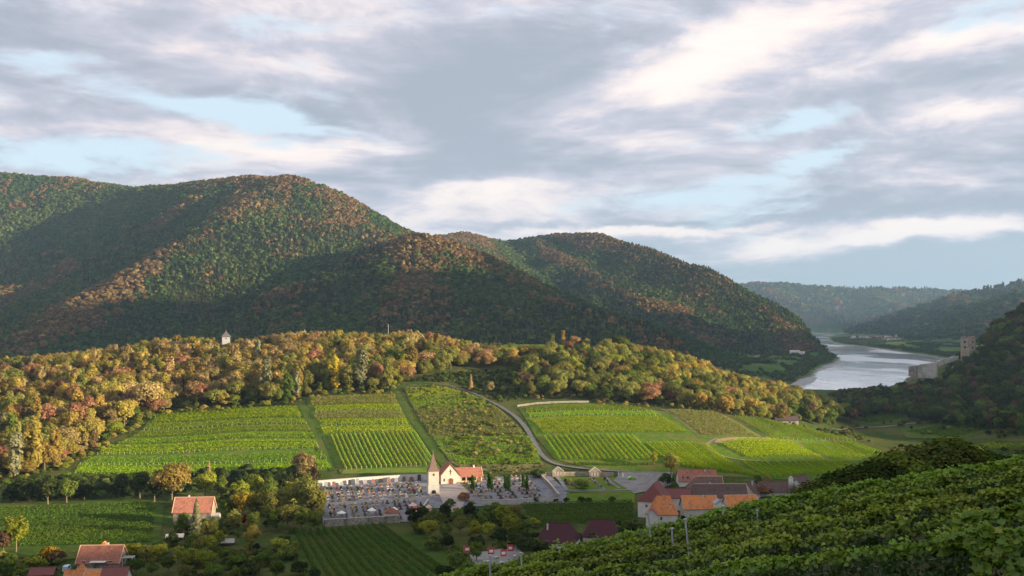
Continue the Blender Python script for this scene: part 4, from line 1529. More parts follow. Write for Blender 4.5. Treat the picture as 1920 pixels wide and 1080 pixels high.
SCR = [([(760, 730), (830, 726), (880, 740), (765, 746)], 'mid'), ([(768, 748), (888, 742), (925, 764), (775, 766)], 'mid'), ([(776, 769), (932, 766), (958, 792), (792, 796)], 'dull'),
       ([(795, 798), (962, 794), (985, 816), (808, 820)], 'scrub'), ([(812, 822), (988, 818), (1008, 846), (830, 850)], 'mid'), ([(834, 852), (1010, 848), (1014, 872), (862, 872)], 'mid')]
for i, (pix, m_) in enumerate(SCR):
    vine_strip(pix, m_, f'{ORD[i]} overgrown strip of the scrubby middle field, counted down from the wood', seed=40 + i, hgt=1.3, dens=3.0, leaf=.6, rowgap=2.6, group='overgrown strips of the middle field')
for i, (pix, m_, pst) in enumerate([
    ([(985, 766), (1200, 764), (1222, 772), (988, 775)], 'mid', M_POST), ([(990, 777), (1230, 773), (1238, 780), (994, 784)], 'bright', M_POST),
    ([(992, 787), (1240, 783), (1288, 811), (1022, 815)], 'bright', None)]):
    vine_strip(pix, m_, f'{ORD[i]} strip of the right vineyard, counted down from the pale retaining wall', seed=60 + i, post=pst, leaf=.5)
vine_strip([(1250, 770), (1338, 773), (1420, 820), (1320, 818)], 'dull', 'brownish green vine plot right of the bright vine block', seed=70, hgt=1.2, group='vine plots')
vine_strip([(1348, 832), (1478, 829), (1540, 858), (1402, 860)], 'bright', 'bright leafy vine plot inside the loop of the cart track', seed=71, group='vine plots')
vine_rows([(1016, 822), (1190, 818), (1236, 864), (1046, 864)], 18, 'bright', 'in the sunlit field beside the road bend', seed=2, per_m=24, wid=.8, leaf=.38, hgt=2.0)
vine_rows([(1208, 832), (1325, 834), (1430, 896), (1262, 874)], 18, 'bright', 'in the field above the red roofed house', seed=3, per_m=22, wid=.8, leaf=.38, hgt=2.0)
vine_rows([(1388, 867), (1585, 868), (1634, 890), (1440, 900)], 20, 'bright', 'in the field below the cart track', seed=4, per_m=22, wid=.8, leaf=.38, hgt=2.0)
vine_rows([(1500, 831), (1600, 831), (1655, 849), (1562, 864)], 12, 'mid', 'at the pointed right end of the sunlit vineyards', seed=5, wid=.8)
vine_rows([(1376, 784), (1488, 800), (1608, 827), (1455, 826)], 18, 'mid', 'in the green field below the white hut', seed=6, per_m=22, wid=.8, leaf=.38, post=M_POST, post_gap=300)
vine_strip([(935, 655), (1125, 656), (1130, 662), (930, 661)], 'bright', 'thin bright strip of vines on the crest plateau', seed=72, hgt=1.4, y0=700, group='vine plots')
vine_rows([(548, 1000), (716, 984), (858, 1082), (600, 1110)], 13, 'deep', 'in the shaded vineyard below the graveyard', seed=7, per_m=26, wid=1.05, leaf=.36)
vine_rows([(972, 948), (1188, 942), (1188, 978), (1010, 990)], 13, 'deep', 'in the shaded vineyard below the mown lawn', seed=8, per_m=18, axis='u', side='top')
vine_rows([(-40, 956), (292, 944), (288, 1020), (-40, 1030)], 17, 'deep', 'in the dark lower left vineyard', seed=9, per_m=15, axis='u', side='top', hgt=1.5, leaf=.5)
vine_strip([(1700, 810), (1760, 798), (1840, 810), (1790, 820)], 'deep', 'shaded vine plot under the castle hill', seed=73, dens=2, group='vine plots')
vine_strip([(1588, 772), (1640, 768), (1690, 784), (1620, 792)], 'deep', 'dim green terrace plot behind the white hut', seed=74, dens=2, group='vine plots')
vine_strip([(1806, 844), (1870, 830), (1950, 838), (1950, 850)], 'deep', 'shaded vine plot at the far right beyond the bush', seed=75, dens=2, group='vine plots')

# pale gravel bars at the river bank
for pix_, z_ in (([(1484, 721), (1497, 707), (1518, 702), (1531, 708), (1524, 716), (1505, 723)], .55), ([(1522, 694), (1545, 683), (1572, 676), (1577, 680), (1556, 688), (1532, 697)], .5)):
    vs_ = [PZ(a, b, z_) for a, b in pix_]
    c_ = np.mean(np.array(vs_), 0)
    low_ = [(c_[0] + (p[0] - c_[0]) * 1.15, c_[1] + (p[1] - c_[1]) * 1.15, -.6) for p in vs_]
    n_ = len(vs_)
    gb_ = MB().add(vs_ + low_, [tuple(range(n_))] + [(i, i + n_, (i + 1) % n_ + n_, (i + 1) % n_) for i in range(n_)])
    tag(gb_.build('gravel_bar', M_PATH if False else mat_surface('river_gravel', (.26, .25, .25), (.36, .35, .34), .05, .95)), kind='structure')

# ------------------------------------------------------------------ buildings
M_RED = mat_surface('red_tiles', (.27, .105, .07), (.38, .165, .11), 1.6, .85, .03, (.22, .095, .07), stretch=(1, 1, 1))
M_ORANGE = mat_surface('orange_tiles', (.46, .16, .055), (.62, .25, .09), 1.6, .85, .03, (.36, .15, .08))
M_PLUM = mat_surface('plum_tiles', (.17, .06, .055), (.22, .085, .075), 3.0, .8, .03)
M_BURG = mat_surface('burgundy_tiles', (.055, .018, .022), (.075, .026, .03), 3.0, .7, .03)
M_BROWN = mat_surface('brown_tiles', (.10, .068, .06), (.17, .11, .09), 1.6, .85, .03, (.09, .07, .065))
M_SPIRE = mat_surface('spire_shingles', (.16, .105, .085), (.22, .15, .12), 3.0, .85, .03)
M_WHITE = mat_surface('white_plaster', (.56, .54, .50), (.64, .62, .58), .6, .9, .01)
M_CREAM = mat_surface('cream_plaster', (.56, .46, .38), (.64, .53, .44), .6, .9, .01)
M_YELL = mat_surface('yellow_plaster', (.62, .42, .14), (.68, .48, .18), .8, .9)
M_WOOD = mat_surface('brown_wood', (.20, .08, .03), (.28, .12, .05), 3.0, .7)
M_DWOOD = mat_surface('dark_wood', (.06, .045, .035), (.10, .075, .055), 3.0, .8)
M_DARK = mat_surface('dark_opening', (.012, .012, .014), (.02, .02, .022), 2.0, .6)  # near-black: shade inside openings put into the colour; also tyres and door joint
M_VERGE = mat_surface('verge_tiles', (.60, .36, .22), (.68, .44, .28), 2.0, .9)


def mat_glass():
    m = bpy.data.materials.new('window_glass')
    m.use_nodes = True
    b = m.node_tree.nodes['Principled BSDF']
    b.inputs['Base Color'].default_value = (.03, .035, .045, 1)
    b.inputs['Roughness'].default_value = .08
    b.inputs['Specular IOR Level'].default_value = .8
    return m


M_GLASS = mat_glass()


def window(parent, x, y, z, w, h, ax, frame=None, part='window'):
    """ax: '-y','+y','-x','+x' = side it sits on; x, y, z = centre on the wall face"""
    f, p = MB(), MB()
    t = .09
    s = -1 if ax[0] == '-' else 1
    fr = frame or M_WHITE
    bars = [(-w / 2 - t, -w / 2, -h / 2 - t, h / 2 + t), (w / 2, w / 2 + t, -h / 2 - t, h / 2 + t), (-w / 2, w / 2, h / 2, h / 2 + t), (-w / 2, w / 2, -h / 2 - t, -h / 2), (-.03, .03, -h / 2, h / 2)]
    for a0, a1, b0, b1 in bars:
        if ax[1] == 'y':
            f.box(x + a0, x + a1, min(y, y + s * .07), max(y, y + s * .07), z + b0, z + b1)
        else:
            f.box(min(x, x + s * .07), max(x, x + s * .07), y + a0, y + a1, z + b0, z + b1)
    if ax[1] == 'y':
        p.box(x - w / 2, x + w / 2, min(y, y + s * .03), max(y, y + s * .03), z - h / 2, z + h / 2)
    else:
        p.box(min(x, x + s * .03), max(x, x + s * .03), y - w / 2, y + w / 2, z - h / 2, z + h / 2)
    fo = f.build(part, fr, parent)
    p.build('pane', M_GLASS, fo)
    return fo


def chimney(parent, x, y, z0, z1, w=.6, mat=None):
    b_ = MB().box(x - w / 2, x + w / 2, y - w / 2, y + w / 2, z0, z1)
    c = b_.build('chimney', mat or M_WHITE, parent)
    MB().box(x - w / 2 - .1, x + w / 2 + .1, y - w / 2 - .1, y + w / 2 + .1, z1, z1 + .14).build('chimney_cap', M_BROWN, c)
    return c


def roof_slab(L, D, e, rise, over=.45, th=.22, hipL=0.0, hipR=0.0):
    """gable roof along x, hip = how far the ridge ends are drawn in (0 = gable)"""
    b_ = MB()
    x0, x1, yo = -L / 2 - over, L / 2 + over, D / 2 + over
    zo = e - over * rise / (D / 2)
    r0, r1 = x0 + hipL, x1 - hipR
    V_ = [(x0, -yo, zo), (x1, -yo, zo), (x1, yo, zo), (x0, yo, zo), (r0, 0, e + rise), (r1, 0, e + rise)]
    V2 = [(a, b, c + th) for a, b, c in V_]
    n_ = 6
    top = [(0, 1, 5, 4), (2, 3, 4, 5)]
    if hipL > 0:
        top.append((3, 0, 4))
    if hipR > 0:
        top.append((1, 2, 5))
    fs = [tuple(i + n_ for i in f) for f in top] + [tuple(reversed(f)) for f in top]
    fs += [(0, 1, 1 + n_, 0 + n_), (2, 3, 3 + n_, 2 + n_)]
    if hipR == 0:
        fs += [(1, 5, 5 + n_, 1 + n_), (5, 2, 2 + n_, 5 + n_)]
    else:
        fs += [(1, 2, 2 + n_, 1 + n_)]
    if hipL == 0:
        fs += [(3, 4, 4 + n_, 3 + n_), (4, 0, 0 + n_, 4 + n_)]
    else:
        fs += [(3, 0, n_, 3 + n_)]
    return b_.add(V_ + V2, fs)


def house(px, py, Y, L, D, rise, rot, roof, wall, label, cat='house', name='house', hipL=0, hipR=0, wins=(), chim=(), over=.45, eave=None, verge=None, group=None, zr=None, base=-1.5):
    """px, py: pixel of the ridge middle, Y its distance; x axis of the house runs along the ridge"""
    x, y, z = P3(px, py, Y)
    g = float(H(np.array([x]), np.array([y]))[0])
    e = z - rise - g - .2
    if eave is not None:
        e = eave
    e = max(e, 1.2)
    root = empty(name, (x, y, g), R(rot), label, cat, group)
    w = MB()
    if hipL == 0 and hipR == 0:
        w.prismx([(-D / 2, base), (D / 2, base), (D / 2, e), (0, e + rise), (-D / 2, e)], -L / 2, L / 2)
    else:
        w.box(-L / 2, L / 2, -D / 2, D / 2, base, e + .05)
        if hipL == 0:
            w.prismx([(-D / 2, e), (D / 2, e), (0, e + rise)], -L / 2, -L / 2 + .3)
        if hipR == 0:
            w.prismx([(-D / 2, e), (D / 2, e), (0, e + rise)], L / 2 - .3, L / 2)
    w.build('wall', wall, root)
    rf = roof_slab(L, D, e, rise, over, .2, hipL, hipR).build('roof', roof, root)
    rc = MB().tube((-L / 2 - over + hipL, 0, e + rise + .2), (L / 2 + over - hipR, 0, e + rise + .2), .16, .16, 6)
    rc.build('ridge_tiles', verge or roof, rf)
    if verge:
        sl_ = rise / (D / 2)
        for sx in ([-1] if hipL == 0 else []) + ([1] if hipR == 0 else []):
            vb = MB()
            for sy in (-1, 1):
                vb.tube((sx * (L / 2 + over), sy * (D / 2 + over), e - over * sl_ + .22), (sx * (L / 2 + over), 0, e + rise + .24), .16, .16, 5)
            vb.build('verge', verge, rf)
    for q in wins:
        ax, a, zc, ww, hh_ = q
        if ax[1] == 'y':
            window(root, a, (D / 2) * (1 if ax[0] == '+' else -1), zc, ww, hh_, ax)
        else:
            window(root, (L / 2) * (1 if ax[0] == '+' else -1), a, zc, ww, hh_, ax)
    for cx, cy, top in chim:
        c = chimney(rf, cx, cy, e + rise * (1 - abs(cy) / (D / 2)) - .3, e + rise + top)
    return root, e


# left garden house and spruce
hA, eA = house(365, 932, 428, 15.6, 9, 5.2, 4, M_RED, M_STONE, 'red roofed house with a small white chimney behind the silvery spruce', verge=M_VERGE,
               wins=[('-y', -5, 2.6, 1.2, 1.3), ('-y', -1.5, 2.6, 1.2, 1.3), ('-y', 5, 2.6, 1.2, 1.3), ('+x', 0, 3.2, 1.2, 1.3)], chim=[(-2.5, .8, .9)])
_ = MB()
# bottom-left houses
hB, eB = house(192, 1022, 362, 14.6, 9.5, 5.0, 3, M_RED, M_STONE, 'large red roofed house with a small gable behind its ridge, lower left', verge=M_VERGE,
               wins=[('-y', -5, 2.0, 1.3, 1.2), ('-y', -2, 2.0, 1.3, 1.2), ('-y', 4.5, 2.0, 1.3, 1.2), ('+x', -1.5, 2.2, 1.1, 1.2)], chim=[(1.6, 1.2, .9)])
MB().prism([(-1.9, 0), (1.9, 0), (0, 2.3)], 1.0, 4.0).build('cross_gable', M_ORANGE, hB).location = (-.3, 0, eB + 3.6)
MB().box(-2.2, 3.2, -7.2, -4.76, 2.5, 2.65).build('awning', M_WHITE, hB)
house(148, 1070, 338, 8.5, 7, 3.2, 2, M_ORANGE, M_WHITE, 'orange roofed low house left of the orange ridge, at the bottom edge', hipL=0, wins=[('-y', 0, 1.2, 1, 1)])
house(150, 1060, 341, 4.4, 4.2, 2.6, 92, M_ORANGE, M_CREAM, 'small pointed orange gable roof in the middle of the bottom left farmhouse', hipL=1.8)
house(184, 1067, 336, 7.2, 7, 3.0, 2, M_ORANGE, M_WHITE, 'orange tiled wing between the pointed gable and the plum wing', verge=M_WALLW)
house(218, 1063, 336, 8.0, 7, 3.2, 3, M_PLUM, M_WHITE, 'plum roofed wing with white end wall at the bottom left', wins=[('+x', 0, 2, 1, 1)])
house(81, 1064, 345, 7.6, 5.5, 1.6, 8, M_PLUM, M_DWOOD, 'low shed with dark purple roof beside the parked van', name='garden_shed', cat='shed')


def van(px, py, rot, label):
    g = G(px, py)
    root = empty('parked_van', g, R(rot), label, 'van')
    body = MB().prismx([(-.95, .45), (.95, .45), (.98, 1.3), (.85, 2.25), (-.85, 2.25), (-.98, 1.3)], -2.3, 1.2)
    body.prism([(1.2, .45), (2.35, .45), (2.35, 1.05), (1.75, 1.35), (1.35, 2.15), (1.2, 2.25)], -.95, .95)
    body.build('body', mat_surface('pale_blue_paint', (.42, .52, .62), (.46, .56, .66), 1.0, .35, spec=.5), root)
    MB().add([(1.39, -.8, 2.08), (1.79, -.8, 1.4), (1.79, .8, 1.4), (1.39, .8, 2.08)], [(0, 1, 2, 3)]).build('windscreen', M_GLASS, root).location = (.03, 0, .02)
    for s_ in (-1, 1):
        MB().box(-1.9, .9, s_ * .97 - .02, s_ * .97 + .02, 1.4, 1.95).build('side_window', M_GLASS, root)
        for xx in (-1.5, 1.6):
            MB().tube((xx, s_ * .75, .34), (xx, s_ * .98, .34), .34, .34, 12).build('wheel', M_DARK, root)
        MB().box(2.34, 2.38, s_ * .7 - .15, s_ * .7 + .15, .75, .95).build('headlight', M_WHITE, root)
    return root


van(125, 1072, 100, 'pale blue van parked between the purple shed and the red roofed house')

# pergola right of house B and small carport at the centre left
for a, b_, w, d, h, lab in [(241, 1060, 3.4, 3.2, 3.0, 'white garden pergola frame beside the lower left red roofed house'), (650 // 1, 0, 0, 0, 0, None)]:
    if not lab:
        continue
    g = G(a, b_)
    r_ = empty('pergola', g, R(5), lab, 'pergola')
    for sx in (-1, 1):
        for sy in (-1, 1):
            MB().box(sx * w / 2 - .09, sx * w / 2 + .09, sy * d / 2 - .09, sy * d / 2 + .09, -.3, h).build('post', M_WHITE, r_)
        MB().box(sx * w / 2 - .1, sx * w / 2 + .1, -d / 2 - .3, d / 2 + .3, h, h + .2).build('beam', M_WHITE, r_)
    for j in range(5):
        y_ = -d / 2 + d * j / 4
        MB().box(-w / 2 - .3, w / 2 + .3, y_ - .06, y_ + .06, h + .2, h + .34).build('slat', M_WHITE, r_)
# small terrace and white garden wing beside house A
house(400, 962, 430, 5.2, 4.2, 1.2, 4, M_WALLG, M_WHITE, 'low white annex at the right end of the red roofed garden house', name='garden_annex', cat='annex', wins=[('-y', -1.2, 1.4, 1, 1.1), ('-y', 1.2, 1.4, 1, 1.1)], over=.2)
house(425, 1026, 392, 5.5, 4.0, 1.0, 10, M_WALLG, M_DWOOD, 'small dark garden shelter with a pale flat roof among the lower bushes', name='garden_shelter', cat='shelter', over=.3)
house(328, 1018, 400, 6.4, 4.2, .9, 12, M_COPE, M_STONE, 'flat grey garage roof below the silvery spruce', name='garage', cat='garage', over=.3)

# burgundy roofed farmhouses at the foot of the foreground slope
house(1046, 980, 392, 15, 13, 6.0, -14, M_BURG, M_WHITE, 'farmhouse with a huge burgundy hipped roof and white chimney', hipL=4.0, hipR=3.0, chim=[(-3.6, -2.4, .2)], wins=[('-y', -3, 2.2, 1.1, 1.2), ('-y', 0, 2.2, 1.1, 1.2)])
house(1126, 974, 402, 13.5, 11, 5.4, -8, M_BURG, M_WHITE, 'second dark burgundy roof half hidden behind the foreground vines', hipL=3.5, hipR=2.0)

# village cluster
G1, e1 = house(1228, 905, 448, 13, 12.6, 6.8, 70, M_PLUM, M_WHITE, 'tall white farmhouse with steep plum coloured roof, leftmost of the village', hipL=2.6, wins=[('-x', 2.4, 5.2, .9, 1.2), ('-x', -2.6, 2.6, .9, 1.2)], over=.5, verge=None)
G2, e2 = house(1244, 929, 432, 9.5, 11, 6.6, 6, M_ORANGE, M_WHITE, 'white gabled house with glowing orange hipped roof in front of the plum roofed one', hipL=2.0, hipR=2.4, chim=[(.2, .9, .5), (2.2, -3.6, -3.2)], wins=[('-y', -2.4, 3, .9, 1.2), ('-x', 0, 3.2, .9, 1.2)], verge=M_ORANGE)
house(1222, 951, 418, 5.0, 4.6, 2.4, 80, M_RED, M_WHITE, 'small gabled porch wing below the orange hipped roof', name='porch_wing', cat='annex')
house(1310, 929, 440, 14.5, 9, 4.6, 3, M_ORANGE, M_WHITE, 'long orange roof with a tall pale chimney in the village middle', chim=[(1.8, -.6, .7)], verge=M_VERGE)
house(1388, 928, 436, 13.2, 9, 4.6, 5, M_ORANGE, M_WHITE, 'bright orange roofed house with white end gable, nearest the foreground vines', wins=[('-x', 0, 4.6, .9, 1.2)], verge=M_VERGE)
house(1347, 936, 432, 3.2, 3.4, 1.3, 95, M_METAL, M_WHITE, 'small metal covered dormer between the two orange roofs', name='roof_dormer', cat='dormer')
house(1268, 916, 462, 12, 9, 3.2, 2, M_PLUM, M_WHITE, 'low plum roofed wing behind the orange hipped house')
house(1306, 880, 498, 18.5, 10, 4.6, 0, M_RED, M_WHITE, 'red roofed white house at the back of the village below the vine rows', wins=[('-y', -7.6, 3.6, 1, 1.2), ('-y', -5.2, 3.6, 1, 1.2), ('-x', 0, 4, 1, 1.2)], chim=[(4, -.8, .5)])
house(1322, 893, 482, 15.5, 10, 5.0, 2, M_BROWN, M_WHITE, 'dark brown roof in front of the red roofed house', hipL=4.0, verge=M_VERGE, chim=[(2, 1, .8)])
house(1346, 907, 466, 25.5, 10, 5.0, 1, M_BROWN, M_CREAM, 'long dark brown roof with pale verge across the village centre', hipL=2.0, verge=M_VERGE, chim=[(-3.6, .6, .9)])
house(1405, 903, 474, 10, 9, 4.8, 60, M_BROWN, M_WHITE, 'brown roof of the gabled house with a pink chimney', wins=[('-x', 0, 4.5, 1, 1.3)], chim=[(0, -1.4, .9)])
house(1456, 905, 480, 18, 9, 3.8, 2, M_BROWN, M_WHITE, 'long low dark roof running right from the village towards the vines', hipR=1.5)
house(1500, 897, 488, 9, 9, 4.4, 40, M_BROWN, M_WHITE, 'rightmost village house with grey roof and white skylight', wins=[('-x', 0, 4, 1, 1.3)])
x, y, z = P3(1483, 897, 474)
dsh = empty('water_tank', (x, y, z - 2.0), 0, 'small white round tank standing above the dark village roof', 'tank')
MB().tube((0, 0, -2.5), (0, 0, 2.2), 1.1, 1.1, 14).build('tank_body', M_WHITE, dsh, True)
MB().tube((0, 0, 2.2), (0, 0, 3.0), 1.1, .35, 14).build('tank_dome', M_WHITE, dsh, True)
# white hut at the wood edge
house(1474, 780, 700, 15.5, 8, 2.4, -6, M_BROWN, M_WHITE, 'long white hut with a brown roof standing at the wood edge', name='wine_hut', cat='hut', wins=[('-y', 2, 1.6, 1.2, 1), ('-y', -4, 1.4, 1.4, 1.6)])
house(1447, 788, 705, 5, 4, 1.4, -6, M_BROWN, M_DWOOD, 'small dark shed left of the white hut', name='hut_shed', cat='shed')
# white farmstead at the foot of the mountain by the river
for a, b_, Y_, L_, lab in [(1490, 660, 2480, 24, 'white farmhouse on the river flat at the foot of the mountain'), (1503, 663, 2440, 14, 'smaller white barn right of the riverside farmhouse')]:
    house(a, b_, Y_, L_, 12, 4, -10, M_WALLG, M_WHITE, lab, name='riverside_farm', eave=7, wins=[('-y', -6, 3, 2, 2), ('-y', 0, 3, 2, 2), ('-y', 6, 3, 2, 2)])

# pavilion, cross and mast on the crest
x, y, z = P3(424, 621, 801)
g = float(H(np.array([x]), np.array([y]))[0])
pv = empty('hilltop_pavilion', (x, y, g), R(15), 'small white pavilion with grey pyramid roof on the wooded crest', 'pavilion')
hp = z - g
MB().box(-3.0, 3.0, -3.0, 3.0, -1, hp - 4.4).build('wall', M_WALLW, pv)
rf = MB().pyramid(-3.9, 3.9, -3.9, 3.9, hp - 4.4, hp).build('roof', mat_surface('slate', (.10, .10, .105), (.15, .145, .15), 1, .8), pv)
MB().tube((0, 0, hp - .2), (0, 0, hp + .9), .22, .05, 6).build('finial', M_WALLG, rf)
window(pv, 0, -3.0, hp - 5.6, 1.2, 1.0, '-y')
for a, b_, hgt, wd, lab, nm in [(571, 618, 3, .16, 'thin white cross rising out of the crest trees', 'summit_cross'), (728, 608, 6, .12, 'slender bare mast standing above the crest trees', 'radio_mast')]:
    x, y, z = P3(a, b_, 801)
    g = float(H(np.array([x]), np.array([y]))[0])
    r_ = empty(nm, (x, y, g), 0, lab, 'cross' if 'cross' in nm else 'mast')
    MB().tube((0, 0, -.5), (0, 0, z - g), wd * 1.3, wd, 6).build('pole', M_WHITE, r_)
    if 'cross' in nm:
        MB().box(-1.4, 1.4, -.12, .12, z - g - 1.6, z - g - 1.3).build('crossbar', M_WHITE, r_)
    else:
        MB().box(-.5, .5, -.08, .08, z - g - 1.6, z - g - 1.45).build('antenna_arm', M_WHITE, r_)

# ------------------------------------------------------------------ castle ruin on the right hill
cx, cy, cz = P3(1815, 668, 938)
g = float(H(np.array([cx]), np.array([cy]))[0])
ct = empty('castle_tower', (cx, cy, g), R(33), 'square ruined stone keep rising from the castle hill', 'tower')
top = P3(1815, 631, 938)[2] - g
w = 4.6
b_ = MB()
b_.box(-w, w, -w, w, -6, top - 2)
for i in range(4):
    for sx, sy in ((1, 0), (-1, 0), (0, 1), (0, -1)):
        if (i + sx) % 3 == 0:
            continue
        a0 = -w + i * 2 * w / 4
        if sx:
            b_.box(min(sx * w, sx * (w - 1)), max(sx * w, sx * (w - 1)), a0, a0 + 1.8, top - 2, top + rng.uniform(-.6, .8))
        else:
            b_.box(a0, a0 + 1.8, min(sy * w, sy * (w - 1)), max(sy * w, sy * (w - 1)), top - 2, top + rng.uniform(-.6, .8))
b_.build('keep_wall', M_BRICKY, ct)
for zz in (top - 6, top - 11):
    for ax in ('-x', '-y'):
        s_ = MB()
        if ax == '-y':
            s_.box(-.9, .9, -w - .05, -w + .3, zz, zz + 2)
        else:
            s_.box(-w - .05, -w + .3, -.9, .9, zz, zz + 2)
        s_.build('window_opening', M_DARK, ct)


def ruin(name, pa, pb, Ya, Yb, ha, hb, th, label, mat=M_WALLG, dark=()):
    A_, B_ = Vector(P3(*pa, Ya)), Vector(P3(*pb, Yb))
    root = empty(name, A_, 0, label, 'ruin')
    d = (B_ - A_)
    L_ = Vector((d.x, d.y)).length
    u = Vector((d.x, d.y, 0)) / L_
    n2 = Vector((-u.y, u.x, 0)) * th / 2
    b_ = MB()
    n_ = 7
    r = np.random.default_rng(int(pa[0]))
    for i in range(n_):
        f0, f1 = i / n_, (i + 1) / n_
        z0, z1 = d.z * f0 + r.uniform(-.5, .5), d.z * f1 + r.uniform(-.5, .5)
        p, q = u * L_ * f0, u * L_ * f1
        vs = []
        for v_, zt in ((p, z0), (q, z0 * .5 + z1 * .5)):
            for s_ in (-1, 1):
                hh_ = ha + (hb - ha) * f0
                vs += [tuple(v_ + n2 * s_ + Vector((0, 0, zt - hh_))), tuple(v_ + n2 * s_ + Vector((0, 0, zt)))]
        b_.add(vs, [(0, 4, 5, 1), (2, 3, 7, 6), (1, 5, 7, 3), (0, 2, 6, 4), (0, 1, 3, 2), (4, 6, 7, 5)])
    b_.build('ruin_wall', mat, root)
    return root


ruin('castle_outer_wall', (1722, 684), (1757, 679), 925, 915, 12, 15, 5, 'pale high bastion wall of the castle ruin standing before the river')
ruin('castle_end_turret', (1708, 687), (1722, 685), 938, 926, 9, 10, 5, 'small brown turret at the left end of the castle walls', M_STONE)
ruin('castle_long_wall', (1757, 676), (1796, 666), 916, 936, 5, 4, 2, 'long low ruined wall climbing to the castle keep')
ruin('castle_broken_wall', (1831, 648), (1839, 650), 946, 952, 9, 9, 2, 'narrow broken wall fragment right of the castle keep')
ruin('castle_broken_wall', (1841, 646), (1846, 650), 955, 960, 9, 9, 2, 'second narrow wall fragment at the very right of the castle keep')
ruin('castle_foot_wall', (1699, 709), (1722, 700), 955, 940, 4, 5, 1.6, 'low stone wall sloping down left of the castle bastion', M_STONE)
house(1793, 658, 930, 8, 6, 2.4, 10, M_BROWN, M_WHITE, 'tiny white gatehouse just left of the castle keep', name='castle_gatehouse', cat='gatehouse', eave=3.4)

# ------------------------------------------------------------------ far riverside village
TOWN = [(1560 + 55, 633, 4500), (1625, 634, 4450), (1632, 636, 4300), (1640, 632, 4450), (1647, 635, 4300), (1655, 631, 4400), (1662, 634, 4250), (1668, 636, 4150), (1672, 640, 3950), (1680, 640, 3950),
        (1684, 637, 4050), (1697, 637, 4000), (1705, 638, 3950), (1712, 636, 4050), (1719, 638, 3950), (1726, 637, 3950), (1733, 632, 4050), (1738, 630, 4050), (1741, 637, 3950), (1748, 634, 4000),
        (1602, 628, 5000), (1610, 630, 4900), (1590, 630, 4950), (1650, 641, 3900), (1660, 642, 3850), (1600, 637, 4400)]
for i, (a, b_, Y_) in enumerate(TOWN):
    x, y, z = P3(a, b_, Y_)
    g = float(H(np.array([x]), np.array([y]))[0])
    r_ = empty('village_house', (x, y, g), R(float(rng.uniform(-40, 40))), f'{ORD[sorted(range(len(TOWN)), key=lambda q: TOWN[q][0]).index(i)]} tiny house from the left in the hazy village across the river',
               'house', 'houses of the far riverside village')
    L_, D_, e_ = float(rng.uniform(12, 26)), float(rng.uniform(9, 13)), float(rng.uniform(5, 8))
    if i in (8, 9, 15):
        L_ = 34
    if i in (16, 17):
        e_ = 14
    MB().prismx([(-D_ / 2, -3), (D_ / 2, -3), (D_ / 2, e_), (0, e_ + 4), (-D_ / 2, e_)], -L_ / 2, L_ / 2).build('wall', M_WHITE, r_)
    roof_slab(L_, D_, e_, 4, .6, .3).build('roof', [M_RED, M_BROWN, M_PLUM, M_WALLG][int(rng.integers(4))], r_)
    MB().box(-L_ / 4, L_ / 4, -D_ / 2 - .1, -D_ / 2 + .1, 1.5, 3).build('window_band', M_GLASS, r_)

# ------------------------------------------------------------------ graveyard and chapel
CR = R(12.0)
UX, UY = Vector((math.cos(CR), math.sin(CR))), Vector((-math.sin(CR), math.cos(CR)))
C0 = Vector(G(607, 988)[:2])


def cem(u, v, dz=0.0):
    p = C0 + UX * u + UY * v
    return Vector((p.x, p.y, float(H(np.array([p.x]), np.array([p.y]))[0]) + dz))


def uv(px_, py_):
    p = Vector(G(px_, py_)[:2]) - C0
    return p.dot(UX), p.dot(UY)


cp = [cem(0, 0), cem(36, 0), cem(44, 22), cem(118, 22), cem(118, 80), cem(-1, 83)]
drape('graveyard_gravel', [(p.x, p.y) for p in cp], M_GRAVEL, .26, 5, world=True)
q1 = [(1046, 895), (1200, 893), (1192, 924), (1062, 924)]
drape('new_graveyard_lawn', q1, M_LAWN, .3)
drape('car_park', [(1150, 902), (1165, 886), (1262, 886), (1258, 912), (1190, 926)], mat_surface('car_park_asphalt', (.17, .16, .155), (.25, .235, .22), .25, .95, .02), .38)
ribbon('graveyard_path', [(1050, 921), (1100, 921), (1150, 920), (1192, 919)], 2.0, M_GRAVEL, .45)
ribbon('graveyard_path', [(1045, 896), (1052, 905), (1062, 920)], 2.0, M_GRAVEL, .45)
ribbon('graveyard_path', [(1136, 896), (1146, 906), (1162, 918)], 1.6, M_GRAVEL, .45)
ribbon('graveyard_path', [(1110, 898), (1120, 908), (1134, 919)], 1.4, M_GRAVEL, .45)

# walls round the graveyard
wall_along('graveyard_back_wall', None, 3.2, .5, M_WHITE, 'long white back wall of the graveyard left of the chapel', cope=M_COPE, pts=[cem(-1, 83), cem(54, 82)])
wall_along('graveyard_left_wall', None, 2.2, .5, M_WHITE, 'short white side wall at the left corner of the graveyard', cope=M_COPE, pts=[cem(-1, 82.4), cem(-.5, 60)])
wall_along('graveyard_front_wall', None, 3.0, .6, M_STONE, 'grey weathered stone wall along the lower edge of the graveyard', cope=M_COPE, pts=[cem(0, 0), cem(32, 0)])
wall_along('graveyard_corner_wall', None, 2.6, .6, M_STONE, 'stone wall rising from the small shrine towards the chapel steps', cope=M_COPE, pts=[cem(37, .5), cem(45, 20), cem(48, 30)])
wall_along('graveyard_terrace_wall', [(880, 944), (930, 947), (985, 945), (1048, 944)], 2.3, .5, M_WALLG, 'grey terrace wall below the graves with the columnar cypresses', cope=M_COPE)
wall_along('graveyard_divider_wall', [(1012, 893), (1030, 912), (1048, 934)], 1.8, .6, M_BRICKY, 'sloping brownish wall dividing the old graves from the new lawn', cope=M_COPE)
